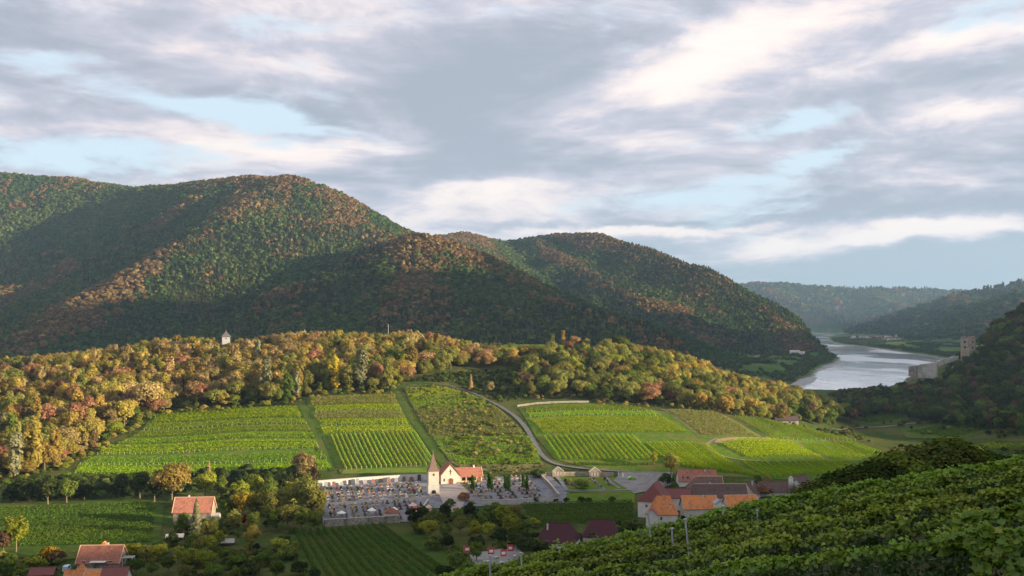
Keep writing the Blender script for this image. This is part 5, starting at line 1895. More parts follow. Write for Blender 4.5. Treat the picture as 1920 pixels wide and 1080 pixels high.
wall_along('new_graveyard_wall', [(1018, 893), (1085, 893), (1150, 893)], 2.0, .4, M_BRICKY, 'brown stone wall with two gables behind the new graves', cope=M_COPE)

# small niche gables in the new wall
for a, lab in [(1046, 'left brown gabled grave niche in the wall of the new graveyard'), (1115, 'right brown gabled grave niche in the wall of the new graveyard')]:
    g = G(a, 894)
    r_ = empty('grave_niche', g, R(4), lab, 'niche')
    MB().prism([(-2.9, -.5), (2.9, -.5), (2.9, 3.0), (0, 5.0), (-2.9, 3.0)], -.8, .8).build('niche_wall', M_BRICKY, r_)
    MB().prism([(-3.2, 2.85), (-2.9, 2.75), (0, 4.95), (2.9, 2.75), (3.2, 2.85), (0, 5.3)], -1.0, 1.0).build('gable_roof', M_COPE, r_)
    for k_ in (-1, 0, 1):
        MB().box(k_ * 1.5 - .45, k_ * 1.5 + .45, -.86, -.8, .5, 2.3).build('stone_panel', M_WALLG, r_)

# chapel
gx, gy, gz = G(845, 908)
chp = empty('chapel', (gx, gy, gz), CR, 'cream cemetery chapel with steep front gable, cross and red tiled side wing', 'chapel')
W2, EV, RI = 4.8, 4.6, 5.6
nave = MB()
nave.prism([(-W2, -1), (W2, -1), (W2, EV), (0, EV + RI), (-W2, EV)], 0, 11)
nave.build('gable_wall', M_CREAM, chp)
rb = MB()
for s_ in (-1, 1):
    a = Vector((s_ * (W2 + .5), EV - .58))
    t_ = Vector((0, EV + RI))
    n_ = Vector((s_ * RI, W2)).normalized() * .28
    pts_ = [a, t_, t_ + Vector((0, .36)), a + n_]
    rb.prism([(p.x, p.y) for p in (pts_ if s_ > 0 else pts_[::-1])], -.45, 11.4)
rf = rb.build('gable_roof', M_RED, chp)
# side wing to the right
wing = MB()
wing.prismx([(3, -1), (11, -1), (11, 3.6), (7, 6.9), (3, 3.6)], W2 - .3, 16.5)
wing.build('wing_wall', M_CREAM, chp)
wr = MB()
for s_ in (-1, 1):
    y0_, y1_ = 7 + s_ * 4.9, 7
    a, b2 = (y0_, 3.6 - .75), (y1_, 6.9)
    pts_ = [a, b2, (b2[0], b2[1] + .34), (a[0], a[1] + .30)]
    wr.prismx(pts_ if s_ < 0 else pts_[::-1], 1.2, 17.0)
wr.build('wing_roof', M_RED, chp)
MB().tube((16.9, 2.1, 3.1), (16.9, 7, 7.2), .2, .2, 5).build('verge', M_VERGE, chp)
ar = MB().box(5.2, 16.3, 2.2, 3.0, -.5, 1.1)
ar.build('porch_parapet', M_YELL, chp)
for xx in (5.6, 8.3, 11.0, 13.6, 16.2):
    MB().box(xx - .25, xx + .25, 2.3, 2.8, 1.1, 3.0).build('porch_column', M_CREAM, chp)
MB().box(5.2, 13.4, 2.95, 3.02, 1.1, 2.8).build('porch_shade_panel', M_DARK, chp)  # flat dark panel: the porch's inner shade put into the colour
MB().prism([(13.9, -.3), (15.9, -.3), (15.9, 2.2), (14.9, 2.9), (13.9, 2.2)], 2.12, 2.2).build('side_door', M_WOOD, chp)
dr = MB().prism([(-1.2, -.2), (1.4, -.2), (1.4, 2.6), (.1, 3.2), (-1.2, 2.6)], -.06, .02).build('door', M_WOOD, chp)
MB().box(.06, .14, -.1, -.06, 0, 2.9).build('door_joint', M_DARK, dr)
MB().prism([(-1.5, -.2), (-1.2, -.2), (-1.2, 2.6), (.1, 3.2), (1.4, 2.6), (1.4, -.2), (1.7, -.2), (1.7, 2.75), (.1, 3.5), (-1.5, 2.75)], -.1, .02).build('door_frame', M_WHITE, chp)
xb = MB().box(-.12, .12, -.16, -.02, 4.9, 7.5)
xb.box(-.75, .75, -.155, -.025, 6.4, 6.65)
xb.build('wall_cross', M_DWOOD, chp)
chimney(chp, 13, 7, 6.6, 8.3, .7)
window(chp, -3.2, 0, 2.2, .8, 1.5, '-y', M_CREAM)

# bell tower
g = G(812, 927)
tw = empty('bell_tower', g, CR, 'slim white bell tower with pointed brown spire beside the chapel', 'tower')
MB().box(-2.7, 2.7, -2.7, 2.7, -1, 4.6).build('lower_storey', M_WHITE, tw)
MB().box(-2.45, 2.45, -2.45, 2.45, 4.9, 11.4).build('upper_storey', M_CREAM, tw)
MB().box(-2.8, 2.8, -2.8, 2.8, 4.6, 4.9).build('string_course', M_COPE, tw)
MB().box(-2.65, 2.65, -2.65, 2.65, 11.2, 11.4).build('eaves_course', M_COPE, tw)
sp_ = MB()
sp_.pyramid(-2.9, 2.9, -2.9, 2.9, 11.4, 13.4, 3.4)
sp_.pyramid(-1.7, 1.7, -1.7, 1.7, 13.4, 20.2, .12)
so_ = sp_.build('spire', M_SPIRE, tw)
MB().tube((0, 0, 20.1), (0, 0, 21.2), .07, .05, 5).build('finial', M_METAL, so_)
for sx, sy in ((0, -1), (-1, 0)):
    b_ = MB()
    if sy:
        b_.box(-.45, .45, -2.5, -2.42, 9.3, 10.4)
    else:
        b_.box(-2.5, -2.42, -.45, .45, 9.3, 10.4)
    b_.build('louvre_window', M_DWOOD, tw)
MB().prism([(-1.1, -.6), (1.1, -.6), (1.1, 1.7), (.6, 2.5), (-.6, 2.5), (-1.1, 1.7)], -2.76, -2.66).build('archway', M_DARK, tw)
MB().box(-2.2, 2.2, -3.5, -2.75, -1, .9).build('plinth', M_STONE, tw)

# forecourt and entrance steps
drape('chapel_forecourt', [(822, 914), (862, 908), (880, 925), (868, 950), (858, 962), (838, 962), (824, 930)], mat_surface('forecourt_paving', (.36, .30, .27), (.44, .38, .34), .6, .95, .02), .5, 3)

# shrine gatehouse on the front wall
g = G(734, 979)
sh = empty('wayside_shrine', g, CR, 'small white shrine with red roof in the lower graveyard wall', 'shrine')
MB().box(-3.0, 3.0, -1.8, 1.8, -1.2, 4.2).build('wall', M_WHITE, sh)
MB().pyramid(-3.5, 3.5, -2.3, 2.3, 4.2, 5.9, 1.8).build('roof', M_RED, sh)
for xx in (-.85, .85):
    MB().prism([(xx - .55, .2), (xx + .55, .2), (xx + .55, 2.2), (xx, 3.0), (xx - .55, 2.2)], -1.86, -1.8).build('arched_niche', M_WALLG, sh)
MB().box(-.12, .12, -2.2, -1.8, -1.0, 3.0).build('pilaster', M_STONE, sh)

# white parasols along the front of the graveyard
def cone_roof(a, b_, rad, hgt, mat, label, pole=2.4, cat='parasol', name='white_parasol', n_=8):
    g_ = G(a, b_)
    r_ = empty(name, g_, 0, label, cat)
    vs = [(rad * math.cos(2 * math.pi * i / n_), rad * math.sin(2 * math.pi * i / n_), pole) for i in range(n_)] + [(0, 0, pole + hgt)]
    b2_ = MB().add(vs + [(x_, y_, z_ - .12) for x_, y_, z_ in vs[:n_]], [(i, (i + 1) % n_, n_) for i in range(n_)] + [(i, i + n_ + 1, (i + 1) % n_ + n_ + 1, (i + 1) % n_) for i in range(n_)])
    b2_.build('canopy', mat, r_)
    MB().tube((0, 0, -.3), (0, 0, pole + hgt + .2), .06, .04, 6).build('pole', M_WHITE, r_)
    for i in range(0, n_, 2):
        MB().tube((0, 0, pole + .1), (rad * .95 * math.cos(2 * math.pi * i / n_), rad * .95 * math.sin(2 * math.pi * i / n_), pole - .02), .02, .02, 4).build('rib', M_METAL, r_)
    return r_


M_CANVAS = mat_surface('white_canvas', (.72, .68, .64), (.80, .76, .70), 1.0, .95)
M_PEACH = mat_surface('peach_render', (.68, .46, .34), (.74, .52, .40), .8, .9)
cone_roof(640, 972, 2.1, 1.0, M_CANVAS, 'white parasol at the lower left corner of the graveyard')
cone_roof(697, 967, 2.1, 1.2, M_CANVAS, 'white parasol halfway along the front graveyard wall')
cone_roof(739, 965, 1.9, 1.1, M_CANVAS, 'white parasol just behind the small red roofed shrine')
cone_roof(774, 958, 2.1, 1.3, M_PEACH, 'peach coloured pointed canopy right of the shrine', n_=6, name='peach_canopy')
cone_roof(830, 962, 1.7, 1.0, M_PEACH, 'low peach canopy below the bell tower', n_=6, name='peach_canopy')
g = G(804, 966)
r_ = empty('gate_pillar', g, CR, 'peach gate pillar with pointed cap wrapped in red creeper', 'pillar')
MB().box(-1.1, 1.1, -1.1, 1.1, -1, 3.6).build('pillar_shaft', M_PEACH, r_)
MB().pyramid(-1.4, 1.4, -1.4, 1.4, 3.6, 5.0).build('pillar_cap', M_PEACH, r_)
V_, F_, T_ = crown_geo(777, .6, 0, 1, 12, 500, .12)
_cr = bpy.data.objects.new('red_creeper', fast_mesh('red_creeper', V_ * np.array([9, 3.2, 3.4]), F_, LEAFM['red'], T_))
link(_cr)
_cr.location = G(792, 965)
tag(_cr, 'bright red creeper spreading over the wall beside the peach pillar', 'creeper')

# graves in their plots
M_GRAN = [mat_surface('black_granite', (.03, .03, .035), (.06, .06, .065), 4, .35, spec=.6), mat_surface('grey_granite', (.26, .26, .27), (.36, .36, .37), 4, .6),
          mat_surface('red_granite', (.22, .11, .09), (.30, .16, .13), 4, .5), mat_surface('pale_marble', (.40, .38, .36), (.50, .48, .45), 4, .6), mat_surface('brown_stone', (.24, .19, .14), (.32, .26, .20), 3, .8)]
M_SOIL = mat_surface('grave_soil', (.05, .04, .028), (.10, .075, .05), 2.0, 1)
FLW = [mat_leaf('flower_' + n_, a, b_, None, .2, var=.1) for n_, a, b_ in [('red', (.30, .02, .02), (.55, .05, .05)), ('yellow', (.5, .36, .02), (.7, .55, .05)), ('pink', (.5, .12, .20), (.7, .3, .35)),
                                                                              ('orange', (.6, .2, .02), (.7, .32, .05)), ('white', (.45, .45, .40), (.6, .6, .55)), ('violet', (.18, .06, .25), (.3, .12, .4))]]
GREENBED = [LEAFM['green'], LEAFM['dark'], LEAFM['olive'], LEAFM['lime']]
SN = [MB().box(-.5, .5, -.09, .09, 0, 1.05), MB().prism([(-.42, 0), (.42, 0), (.42, .8), (.25, 1.1), (-.25, 1.1), (-.42, .8)], -.1, .1), MB().prism([(-.32, 0), (.32, 0), (.32, 1.0), (0, 1.4), (-.32, 1.0)], -.1, .1)]
_x = MB().box(-.28, .28, -.16, .16, 0, .5)
_x.box(-.07, .07, -.07, .07, .5, 1.7)
_x.box(-.36, .36, -.065, .065, 1.2, 1.34)
SN.append(_x)
SMESH = {}
for i, b_ in enumerate(SN):
    for j, m_ in enumerate(M_GRAN):
        o = b_.build('headstone', m_)
        SMESH[(i, j)] = o.data
        bpy.data.objects.remove(o)
KM = {}
for j, m_ in enumerate(M_GRAN):
    b_ = MB()
    for bx in ((-.75, .75, -.15, 0), (-.75, .75, -2.15, -2.0), (-.75, -.6, -2.0, -.15), (.6, .75, -2.0, -.15)):
        b_.box(bx[0], bx[1], bx[2], bx[3], -.2, .28)
    o = b_.build('grave_kerb', m_)
    KM[j] = o.data
    bpy.data.objects.remove(o)
o = MB().box(-.6, .6, -2.0, -.15, -.2, .2).build('grave_bed', M_SOIL)
BEDM = o.data
bpy.data.objects.remove(o)
V_, F_, T_ = crown_geo(500, .5, 0, 1, 12, 90, .22)
FLM = {}
for m_ in FLW + GREENBED:
    FLM[m_.name] = fast_mesh('planting', V_ * np.array([1.1, 1.7, .55]), F_, m_, T_)
GN_ = 0


def grave(u, v, row, k_, block, sc=1.0, flip=False):
    global GN_
    p = cem(u, v, .28)
    s_ = int(rng.choice([0, 0, 1, 1, 2, 3]))
    j = int(rng.choice([0, 0, 0, 1, 1, 1, 2, 3, 4, 4]))
    stone = ['black', 'grey', 'reddish', 'pale', 'brown'][j]
    root = empty('grave', p, CR + (math.pi if flip else 0) + float(rng.uniform(-.04, .04)), None, 'grave', 'graves of the village graveyard')
    root.scale = (sc, sc, sc * float(rng.uniform(.9, 1.2)))
    o_ = link(bpy.data.objects.new('headstone', SMESH[(s_, j)]), root)
    link(bpy.data.objects.new('grave_kerb', KM[j]), root)
    link(bpy.data.objects.new('grave_bed', BEDM), root)
    m_ = (FLW + GREENBED * 3)[int(rng.integers(len(FLW) + 12))]
    f_ = link(bpy.data.objects.new('planting', FLM[m_.name]), root)
    f_.location = (float(rng.uniform(-.1, .1)), -1.05, .1)
    f_.scale = (float(rng.uniform(.8, 1.25)), float(rng.uniform(.7, 1.1)), float(rng.uniform(.6, 2.4)))
    root['label'] = f'{stone} headstone grave, {ORD[min(k_, 29)]} from left in {ORD[row]} row of {block}'
    GN_ += 1
    return root


# left block: columns of graves with lanes between
row = 0
for v in (7, 12.5, 18.5, 24.5, 30.5, 37, 48, 54.5, 61, 67.5, 74):
    umax = 34 if v < 20 else (46 if v < 40 else 49)
    k_ = 0
    for ci in range(10):
        for sub in (0, 1.9):
            u = 3.4 + ci * 4.9 + sub
            if u > umax or rng.uniform() < .04:
                continue
            grave(u, v + rng.uniform(-.4, .4), row, k_, 'the left graveyard block', 1.06)
            k_ += 1
    row += 1
# wall monuments on the back wall
for i in range(13):
    u = 3 + i * 3.9
    p = cem(u, 81.2, .28)
    dark = i in (3, 7, 12)
    r_ = empty('wall_monument', p, CR, None, 'monument', 'tall monuments along the white back wall')
    w_, h_ = float(rng.uniform(.55, 1.0)), float(rng.uniform(1.6, 3.2))
    j = 0 if dark else int(rng.choice([1, 2, 3, 1]))
    MB().box(-w_ - .2, w_ + .2, -.4, .3, -.3, .5).build('plinth', M_GRAN[j], r_)
    MB().prism([(-w_, .5), (w_, .5), (w_, h_ - .3), (w_ * .5, h_), (-w_ * .5, h_), (-w_, h_ - .3)], -.2, .2).build('slab', M_GRAN[j], r_)
    r_['label'] = f'{["black", "grey", "reddish", "pale"][j]} tall monument, {ORD[i]} from left along the white back wall'
# right block behind the cypresses
ua, va = uv(888, 936)
ub, vb = uv(1030, 936)
for rr_, v in enumerate((va - 1, va + 5, va + 12, va + 19, va + 26, va + 33, va + 40)):
    k_ = 0
    u = ua + 1
    while u < ub - (0 if rr_ > 1 else 2) + rr_ * 0:
        if (int((u - ua) / 2.0) % 6) != 5 and rng.uniform() > .05 and v < 79:
            grave(u, v + rng.uniform(-.3, .3), rr_, k_, 'the right graveyard block', 1.05)
            k_ += 1
        u += 2.35
# new graves
for i, (a, b_) in enumerate([(1060, 903), (1068, 903), (1062, 909), (1072, 910), (1078, 914), (1112, 901), (1116, 906), (1121, 911), (1126, 916), (1105, 901), (1134, 900), (1138, 905), (1141, 910)]):
    u, v = uv(a, b_)
    g_ = grave(u, v, 0, i, 'the new graveyard', 1.1)
    g_['label'] = g_['label'].replace('in first row of', 'among those of')
print('GRAVES', GN_)

# lamp pillars and a parked car at the car park
for a, b_, lab in [(1160, 893, 'white stone pillar left of the car park entrance'), (1168, 896, 'slender white pillar right of the car park entrance')]:
    g = G(a, b_)
    r_ = empty('entrance_pillar', g, 0, lab, 'pillar')
    MB().box(-.32, .32, -.32, .32, -.2, 2.0).build('shaft', M_WHITE, r_)
    MB().pyramid(-.45, .45, -.45, .45, 2.0, 2.6).build('cap', M_COPE, r_)


def car(px_, py_, rot, paint, label):
    g_ = G(px_, py_)
    g_.z += .38
    root = empty('parked_car', g_, R(rot), label, 'car')
    MB().prism([(-2.1, .35), (2.1, .35), (2.15, .75), (1.2, .95), (.6, 1.42), (-1.0, 1.45), (-1.75, .98), (-2.15, .9)], -.85, .85).build('body', paint, root)
    for s_ in (-1, 1):
        MB().prism([(-1.5, .98), (1.0, .98), (.52, 1.34), (-.95, 1.36)], s_ * .86 - .01, s_ * .86 + .01).build('side_window', M_GLASS, root)
        for xx in (-1.3, 1.35):
            MB().tube((xx, s_ * .66, .32), (xx, s_ * .87, .32), .32, .32, 12).build('wheel', M_DARK, root)
        MB().box(2.1, 2.16, s_ * .6 - .15, s_ * .6 + .15, .6, .74).build('headlight', M_WHITE, root)
    return root


car(1185, 900, 10, mat_surface('lime_paint', (.30, .55, .08), (.34, .60, .10), 1, .35, spec=.5), 'lime green car parked on the grey car park behind the village')

# cypresses and clipped shrubs
CY = [(886, 924, 29, 'single cypress at the left end of the cypress row'), (917, 922, 31, 'left cypress of the second pair from the chapel'), (922, 923, 26, 'right cypress of the second pair from the chapel'),
      (948, 923, 29, 'left cypress of the middle pair between the graves'), (954, 924, 28, 'right cypress of the middle pair between the graves'), (981, 919, 27, 'left cypress of the rightmost pair'), (988, 922, 26, 'right cypress of the rightmost pair')]
for a, b_, hp_, lab in CY:
    g = G(a, b_)
    make_tree(g, hp_ * 1.2 * g.y / FPX, 'col0', 'cypress', 'dark columnar ' + lab, 'tree', 'columnar cypresses among the graves', 'cypress_tree', wide=1.6)
for i, (a, b_, hp_) in enumerate([(1004, 944, 12), (1042, 944, 10), (1062, 943, 10), (1090, 944, 14), (1104, 944, 11), (1148, 943, 12), (884, 950, 11)]):
    g = G(a, b_)
    make_tree(g, hp_ * g.y / FPX, f'bush{i % 3}', 'dark' if i < 6 else 'lime', f'clipped round shrub, {ORD[i]} along the foot of the terrace wall and lawn', 'shrub', 'clipped shrubs below the graveyard', 'round_shrub', wide=1.1)
g = G(1090, 918)
o = make_tree(g, 5.2, 'bush1', 'green', 'large dense hedge bush between the new graves', 'shrub', None, 'hedge_bush', wide=1.3)
g = G(1008, 896)
make_tree(g, 4.5, 'bush2', 'dark', 'dark hedge bush at the upper end of the brownish dividing wall', 'shrub', None, 'hedge_bush', wide=1.5)
wall_along('wooden_bench_wall', [(1002, 938), (1022, 938)], .8, .4, M_WHITE, 'short white bench like block beside the terrace wall', cat='bench')
# hedge below the right vine rows
V_, F_, T_ = strand(G(1075, 872)[:2], G(1228, 872)[:2], 1.6, 1.6, 34, .4, rng)
hd = bpy.data.objects.new('trimmed_hedge', fast_mesh('trimmed_hedge', V_, F_, LEAFM['green'], T_))
tag(link(hd), 'long low trimmed hedge between the sunlit vine rows and the road', 'hedge')

# ------------------------------------------------------------------ garden trees and bushes
def T(a, b_, hp_, sh_, c, lab, cat='tree', wide=1.0, name='garden_tree'):
    g_ = G(a, b_)
    return make_tree(g_ - Vector((0, 0, .2)), hp_ * g_.y / FPX, sh_, c, lab, cat, None, name, wide=wide)


T(322, 946, 82, 'wide0', 'ochre', 'large spreading ochre tree above the red roofed garden house', wide=1.05)
T(368, 1008, 74, 'cone0', 'silver', 'silvery grey spruce in front of the red roofed garden house', name='spruce_tree', wide=.95)
T(345, 1002, 44, 'round0', 'green', 'round green tree left of the silvery spruce')
T(472, 1034, 52, 'round1', 'ochre', 'lone round pale tree standing below the garden grove', wide=1.0)
T(570, 905, 60, 'wide1', 'tan', 'tan leaved tree at the upper left graveyard corner')
T(392, 905, 42, 'cone1', 'tan', 'small pointed tan conifer behind the garden grove', name='spruce_tree')
T(591, 905, 38, 'tall0', 'brown', 'brownish narrow tree touching the white graveyard wall')
T(385, 932, 52, 'wide0', 'lime', 'yellow green tree right of the large ochre one')
T(415, 940, 48, 'round2', 'green', 'green tree between the ochre tree and the garden grove')
T(30, 1036, 70, 'round1', 'lime', 'tall sunlit yellow green tree at the left picture edge')
T(6, 1040, 48, 'round3', 'brown', 'dull brown tree at the extreme left edge')
T(1258, 892, 44, 'wide1', 'olive', 'broad olive tree at the upper corner of the car park')
T(1226, 872, 26, 'round2', 'lime', 'small yellow green tree at the end of the vine rows')
T(1420, 915, 26, 'round0', 'green', 'round green tree behind the dark brown village roofs')
T(1250, 912, 26, 'bush0', 'dark', 'dark bush behind the steep plum roof', 'shrub', name='garden_bush')
T(1430, 930, 22, 'bush1', 'rust', 'reddish brown bush at the right end of the orange roofs', 'shrub', name='garden_bush', wide=1.4)
T(1438, 915, 22, 'bush2', 'tan', 'pale tan bush beside the pink chimney house', 'shrub', name='garden_bush')
T(458, 985, 22, 'bush1', 'red', 'bright red shrub in the middle of the garden grove', 'shrub', name='garden_bush', wide=.4)
T(388, 1004, 34, 'bush1', 'olive', 'olive bush right of the silvery spruce foot', 'shrub', name='garden_bush')
T(402, 998, 30, 'round1', 'green', 'green tree at the right corner of the red roofed garden house')
GROVE = [(450, 948, 50, 'lime'), (478, 940, 52, 'lime'), (505, 945, 50, 'green'), (455, 972, 56, 'gold'), (480, 968, 52, 'lime'), (505, 975, 55, 'olive'), (530, 968, 55, 'olive'), (550, 960, 60, 'lime'),
         (572, 968, 78, 'olive'), (592, 975, 68, 'olive'), (540, 992, 52, 'olive'), (512, 996, 44, 'green'), (565, 996, 46, 'green'), (590, 1000, 44, 'green'), (440, 995, 40, 'olive'), (475, 1000, 42, 'green'),
         (430, 970, 40, 'green'), (535, 930, 40, 'dark'), (500, 915, 34, 'dark'), (455, 915, 34, 'dark'), (420, 905, 30, 'dark'), (548, 905, 36, 'dark')]
for i, (a, b_, hp_, c) in enumerate(GROVE):
    T(a, b_, hp_, SHAPES['r'][i % 6], c, f'{COLNAME[c]} tree in the grove left of the graveyard, ' + ORD[i] + ' from its upper left', wide=1.1, name='grove_tree')
DK = [(25, 942, 38), (55, 944, 46), (90, 946, 52), (125, 944, 50), (158, 938, 34), (190, 930, 26), (232, 930, 46), (262, 936, 54), (290, 942, 46), (212, 934, 30)]
for i, (a, b_, hp_) in enumerate(DK):
    T(a, b_, hp_, SHAPES['r'][i % 6], 'dark' if i != 3 else 'green', f'dark shaded tree above the dark vineyard, {ORD[i]} from left', wide=1.25, name='shade_tree')
LOW = [(20, 1072, 36, 'green'), (62, 1070, 30, 'lime'), (95, 1052, 30, 'gold'), (108, 1056, 26, 'brown'), (38, 1085, 26, 'green'), (5, 1090, 40, 'green'),
       (252, 1046, 30, 'lime'), (275, 1052, 34, 'olive'), (298, 1050, 34, 'lime'), (255, 1078, 34, 'green'), (285, 1082, 34, 'green'), (315, 1075, 36, 'green'), (335, 1056, 36, 'lime'), (358, 1066, 40, 'lime'),
       (385, 1070, 42, 'lime'), (372, 1042, 34, 'olive'), (395, 1040, 36, 'lime'), (412, 1026, 34, 'lime'), (425, 1056, 30, 'green'), (445, 1068, 32, 'green'), (470, 1080, 30, 'dark'), (500, 1060, 30, 'green'),
       (524, 1032, 26, 'lime'), (540, 1050, 30, 'green'), (560, 1080, 30, 'dark'), (520, 1085, 34, 'green'), (400, 1090, 36, 'green'), (345, 1090, 34, 'olive'), (440, 1095, 34, 'green'), (590, 1095, 34, 'dark'),
       (325, 1022, 24, 'dark'), (300, 1040, 26, 'green')]
for i, (a, b_, hp_, c) in enumerate(LOW):
    T(a, b_, hp_, SHAPES['r'][(i * 5) % 6] if hp_ > 32 else f'bush{i % 3}', c, f'{COLNAME[c]} garden tree in the lower left gardens, ' + (ORD[sorted(LOW).index(LOW[i])] if sorted(LOW).index(LOW[i]) < 30 else ['last but one', 'last'][sorted(LOW).index(LOW[i]) - 30]) + ' from left', wide=1.2, name='garden_tree')
MIDG = [(770, 985, 34, 'dark'), (792, 980, 34, 'dark'), (815, 985, 30, 'green'), (835, 975, 34, 'dark'), (858, 985, 34, 'green'), (880, 975, 34, 'dark'), (905, 990, 34, 'green'), (925, 968, 28, 'green'),
        (805, 1010, 40, 'lime'), (835, 1015, 36, 'green'), (862, 1002, 36, 'olive'), (890, 1012, 38, 'lime'), (915, 1012, 36, 'lime'), (942, 985, 40, 'lime'), (962, 978, 36, 'olive'), (958, 1010, 48, 'lime'),
        (985, 1002, 30, 'green'), (1000, 990, 20, 'lime'), (940, 1022, 34, 'dark'), (970, 1030, 40, 'dark'), (985, 1045, 44, 'dark'), (840, 1035, 34, 'dark'), (815, 1030, 28, 'green'), (895, 1030, 26, 'dark'), (893, 1054, 40, 'green'),
        (855, 1075, 46, 'green'), (835, 1095, 40, 'dark'), (880, 1098, 52, 'green'), (908, 1100, 40, 'green'), (790, 1000, 26, 'green'), (845, 950, 16, 'green'), (870, 940, 18, 'rust')]
for i, (a, b_, hp_, c) in enumerate(MIDG):
    T(a, b_, hp_, SHAPES['r'][(i * 5) % 6] if hp_ > 32 else f'bush{i % 3}', c, f'{COLNAME[c]} orchard tree between graveyard and foreground vines, ' + (ORD[sorted(MIDG).index(MIDG[i])] if sorted(MIDG).index(MIDG[i]) < 30 else ['last but one', 'last'][sorted(MIDG).index(MIDG[i]) - 30]) + ' from left', wide=1.2, name='orchard_tree')
fill('garden_undergrowth', [(420, 905), (600, 905), (606, 985), (540, 1004), (600, 1100), (240, 1100), (240, 1035), (310, 1030), (320, 985), (410, 985)], 3.4, (1, 3.2), ['green', 'dark', 'olive', 'green'], ['bush0'],
     'green undergrowth between the garden trees at lower left', .75, seed=11, dens=(25, .35))
fill('hedgerow_scrub', [(0, 905), (150, 895), (320, 895), (430, 880), (600, 886), (600, 905), (430, 912), (320, 930), (0, 945)], 3.6, (1.5, 4.5), ['dark', 'green', 'dark'], ['bush0'],
     'dark hedgerow between the terraced vineyard and the dark vineyard', .8, seed=12)
fill('orchard_undergrowth', [(760, 975), (870, 955), (1000, 965), (990, 1040), (930, 1030), (860, 1060), (800, 1005)], 3.4, (1, 2.6), ['green', 'dark', 'olive'], ['bush0'], 'undergrowth below the orchard trees', .7, seed=13, dens=(22, .35))
fill('burgundy_roof_bushes', [(985, 1015), (1000, 1035), (1180, 1000), (1190, 985), (1100, 1005)], 3.2, (2, 4.4), ['green', 'dark'], ['bush0'], 'bushes hugging the walls of the burgundy roofed farmhouses', .9, seed=19)
fill('bottom_scrub', [(-40, 1040), (120, 1052), (120, 1100), (-40, 1100)], 3.4, (1, 3), ['green', 'dark', 'olive', 'lime'], ['bush0'], 'low scrub at the bottom left corner', .7, seed=14)
fill('bank_scrub', [(860, 872), (1020, 874), (1010, 890), (905, 890)], 2.6, (.5, 1.5), ['tan', 'olive', 'green', 'brown'], ['bush0'], 'brownish scrub on the bank above the right graves', .8, seed=15)
fill('field_scrub', [(760, 728), (828, 726), (905, 750), (938, 770), (998, 840), (1016, 872), (870, 872), (800, 800)], 3.0, (.8, 2.7), ['olive', 'tan', 'green', 'lime', 'olive', 'green', 'lime'], ['bush0'],
     'scattered scrub bushes over the overgrown middle field', .62, seed=16)
fill('village_foot_scrub', [(1150, 985), (1300, 975), (1530, 925), (1560, 935), (1300, 1000), (1150, 1010)], 3.6, (1, 3), ['green', 'dark'], ['bush0'], 'bushes between village roofs and foreground vines', .6, seed=17)
fill('hut_scrub', [(1440, 800), (1560, 806), (1600, 800), (1650, 835), (1620, 828), (1500, 800)], 4.2, (1, 3), ['green', 'dark', 'olive'], ['bush0'], 'low bushes right of the white hut', .5, seed=18)

# terrace of the inn with red and white square parasols
g0 = G(925, 1060)
drape('inn_terrace', [(880, 1040), (975, 1025), (980, 1050), (890, 1068)], mat_surface('terrace_paving', (.25, .24, .23), (.32, .31, .30), 1, .9), .3, 3)
M_REDC = mat_surface('red_canvas', (.52, .06, .06), (.60, .09, .08), 1, .9)
for i, (a, b_, lab) in enumerate([(876, 1046, 'red and white banner at the left end of the inn terrace'), (921, 1049, 'red and white banner left of the pair on the inn terrace'), (944, 1052, 'tall red and white banner in the terrace middle'),
                                  (957, 1044, 'red and white banner nearest the burgundy roof')]):
    g = G(a, b_)
    r_ = empty('promotional_banner', g + Vector((0, 0, .3)), R(8), lab, 'banner')
    MB().tube((-1.2, 0, 0), (-1.2, 0, 4.3), .05, .05, 6).build('pole', M_WHITE, r_)
    MB().box(-1.1, 1.1, -.03, .03, 1.6, 4.1).build('banner_cloth', M_REDC, r_)
    MB().box(-.7, .7, -.05, -.03, 2.3, 3.3).build('white_panel', M_CANVAS, r_)
for i, (a, b_) in enumerate([(900, 1054), (912, 1058), (930, 1050), (940, 1058), (965, 1046)]):
    g = G(a, b_)
    r_ = empty('garden_table', g + Vector((0, 0, .3)), R(20 * i), f'white terrace table, {ORD[i]} from left among the inn banners', 'table')
    MB().box(-1.1, 1.1, -.5, .5, .72, .78).build('table_top', M_WHITE, r_)
    for sx in (-.9, .9):
        MB().box(sx - .05, sx + .05, -.4, .4, 0, .72).build('leg', M_METAL, r_)

# ------------------------------------------------------------------ foreground vineyard on our own slope
ED = Vector((.782, -.623))                        # rows run down the fall line
NN = Vector((.623, .782))
FGM = {
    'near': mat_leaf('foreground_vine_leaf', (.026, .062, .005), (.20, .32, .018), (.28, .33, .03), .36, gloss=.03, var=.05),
    'brown': mat_leaf('browned_vine_leaf', (.12, .075, .03), (.22, .13, .05), None, .25, var=.1),
}
drape('slope_soil', [(-16, 12), (30, -8), (60, 20), (60, 62), (20, 66), (-20, 62)], mat_surface('vineyard_soil', (.045, .05, .02), (.08, .075, .035), 1.2, 1, .1), .05, 4, world=True)


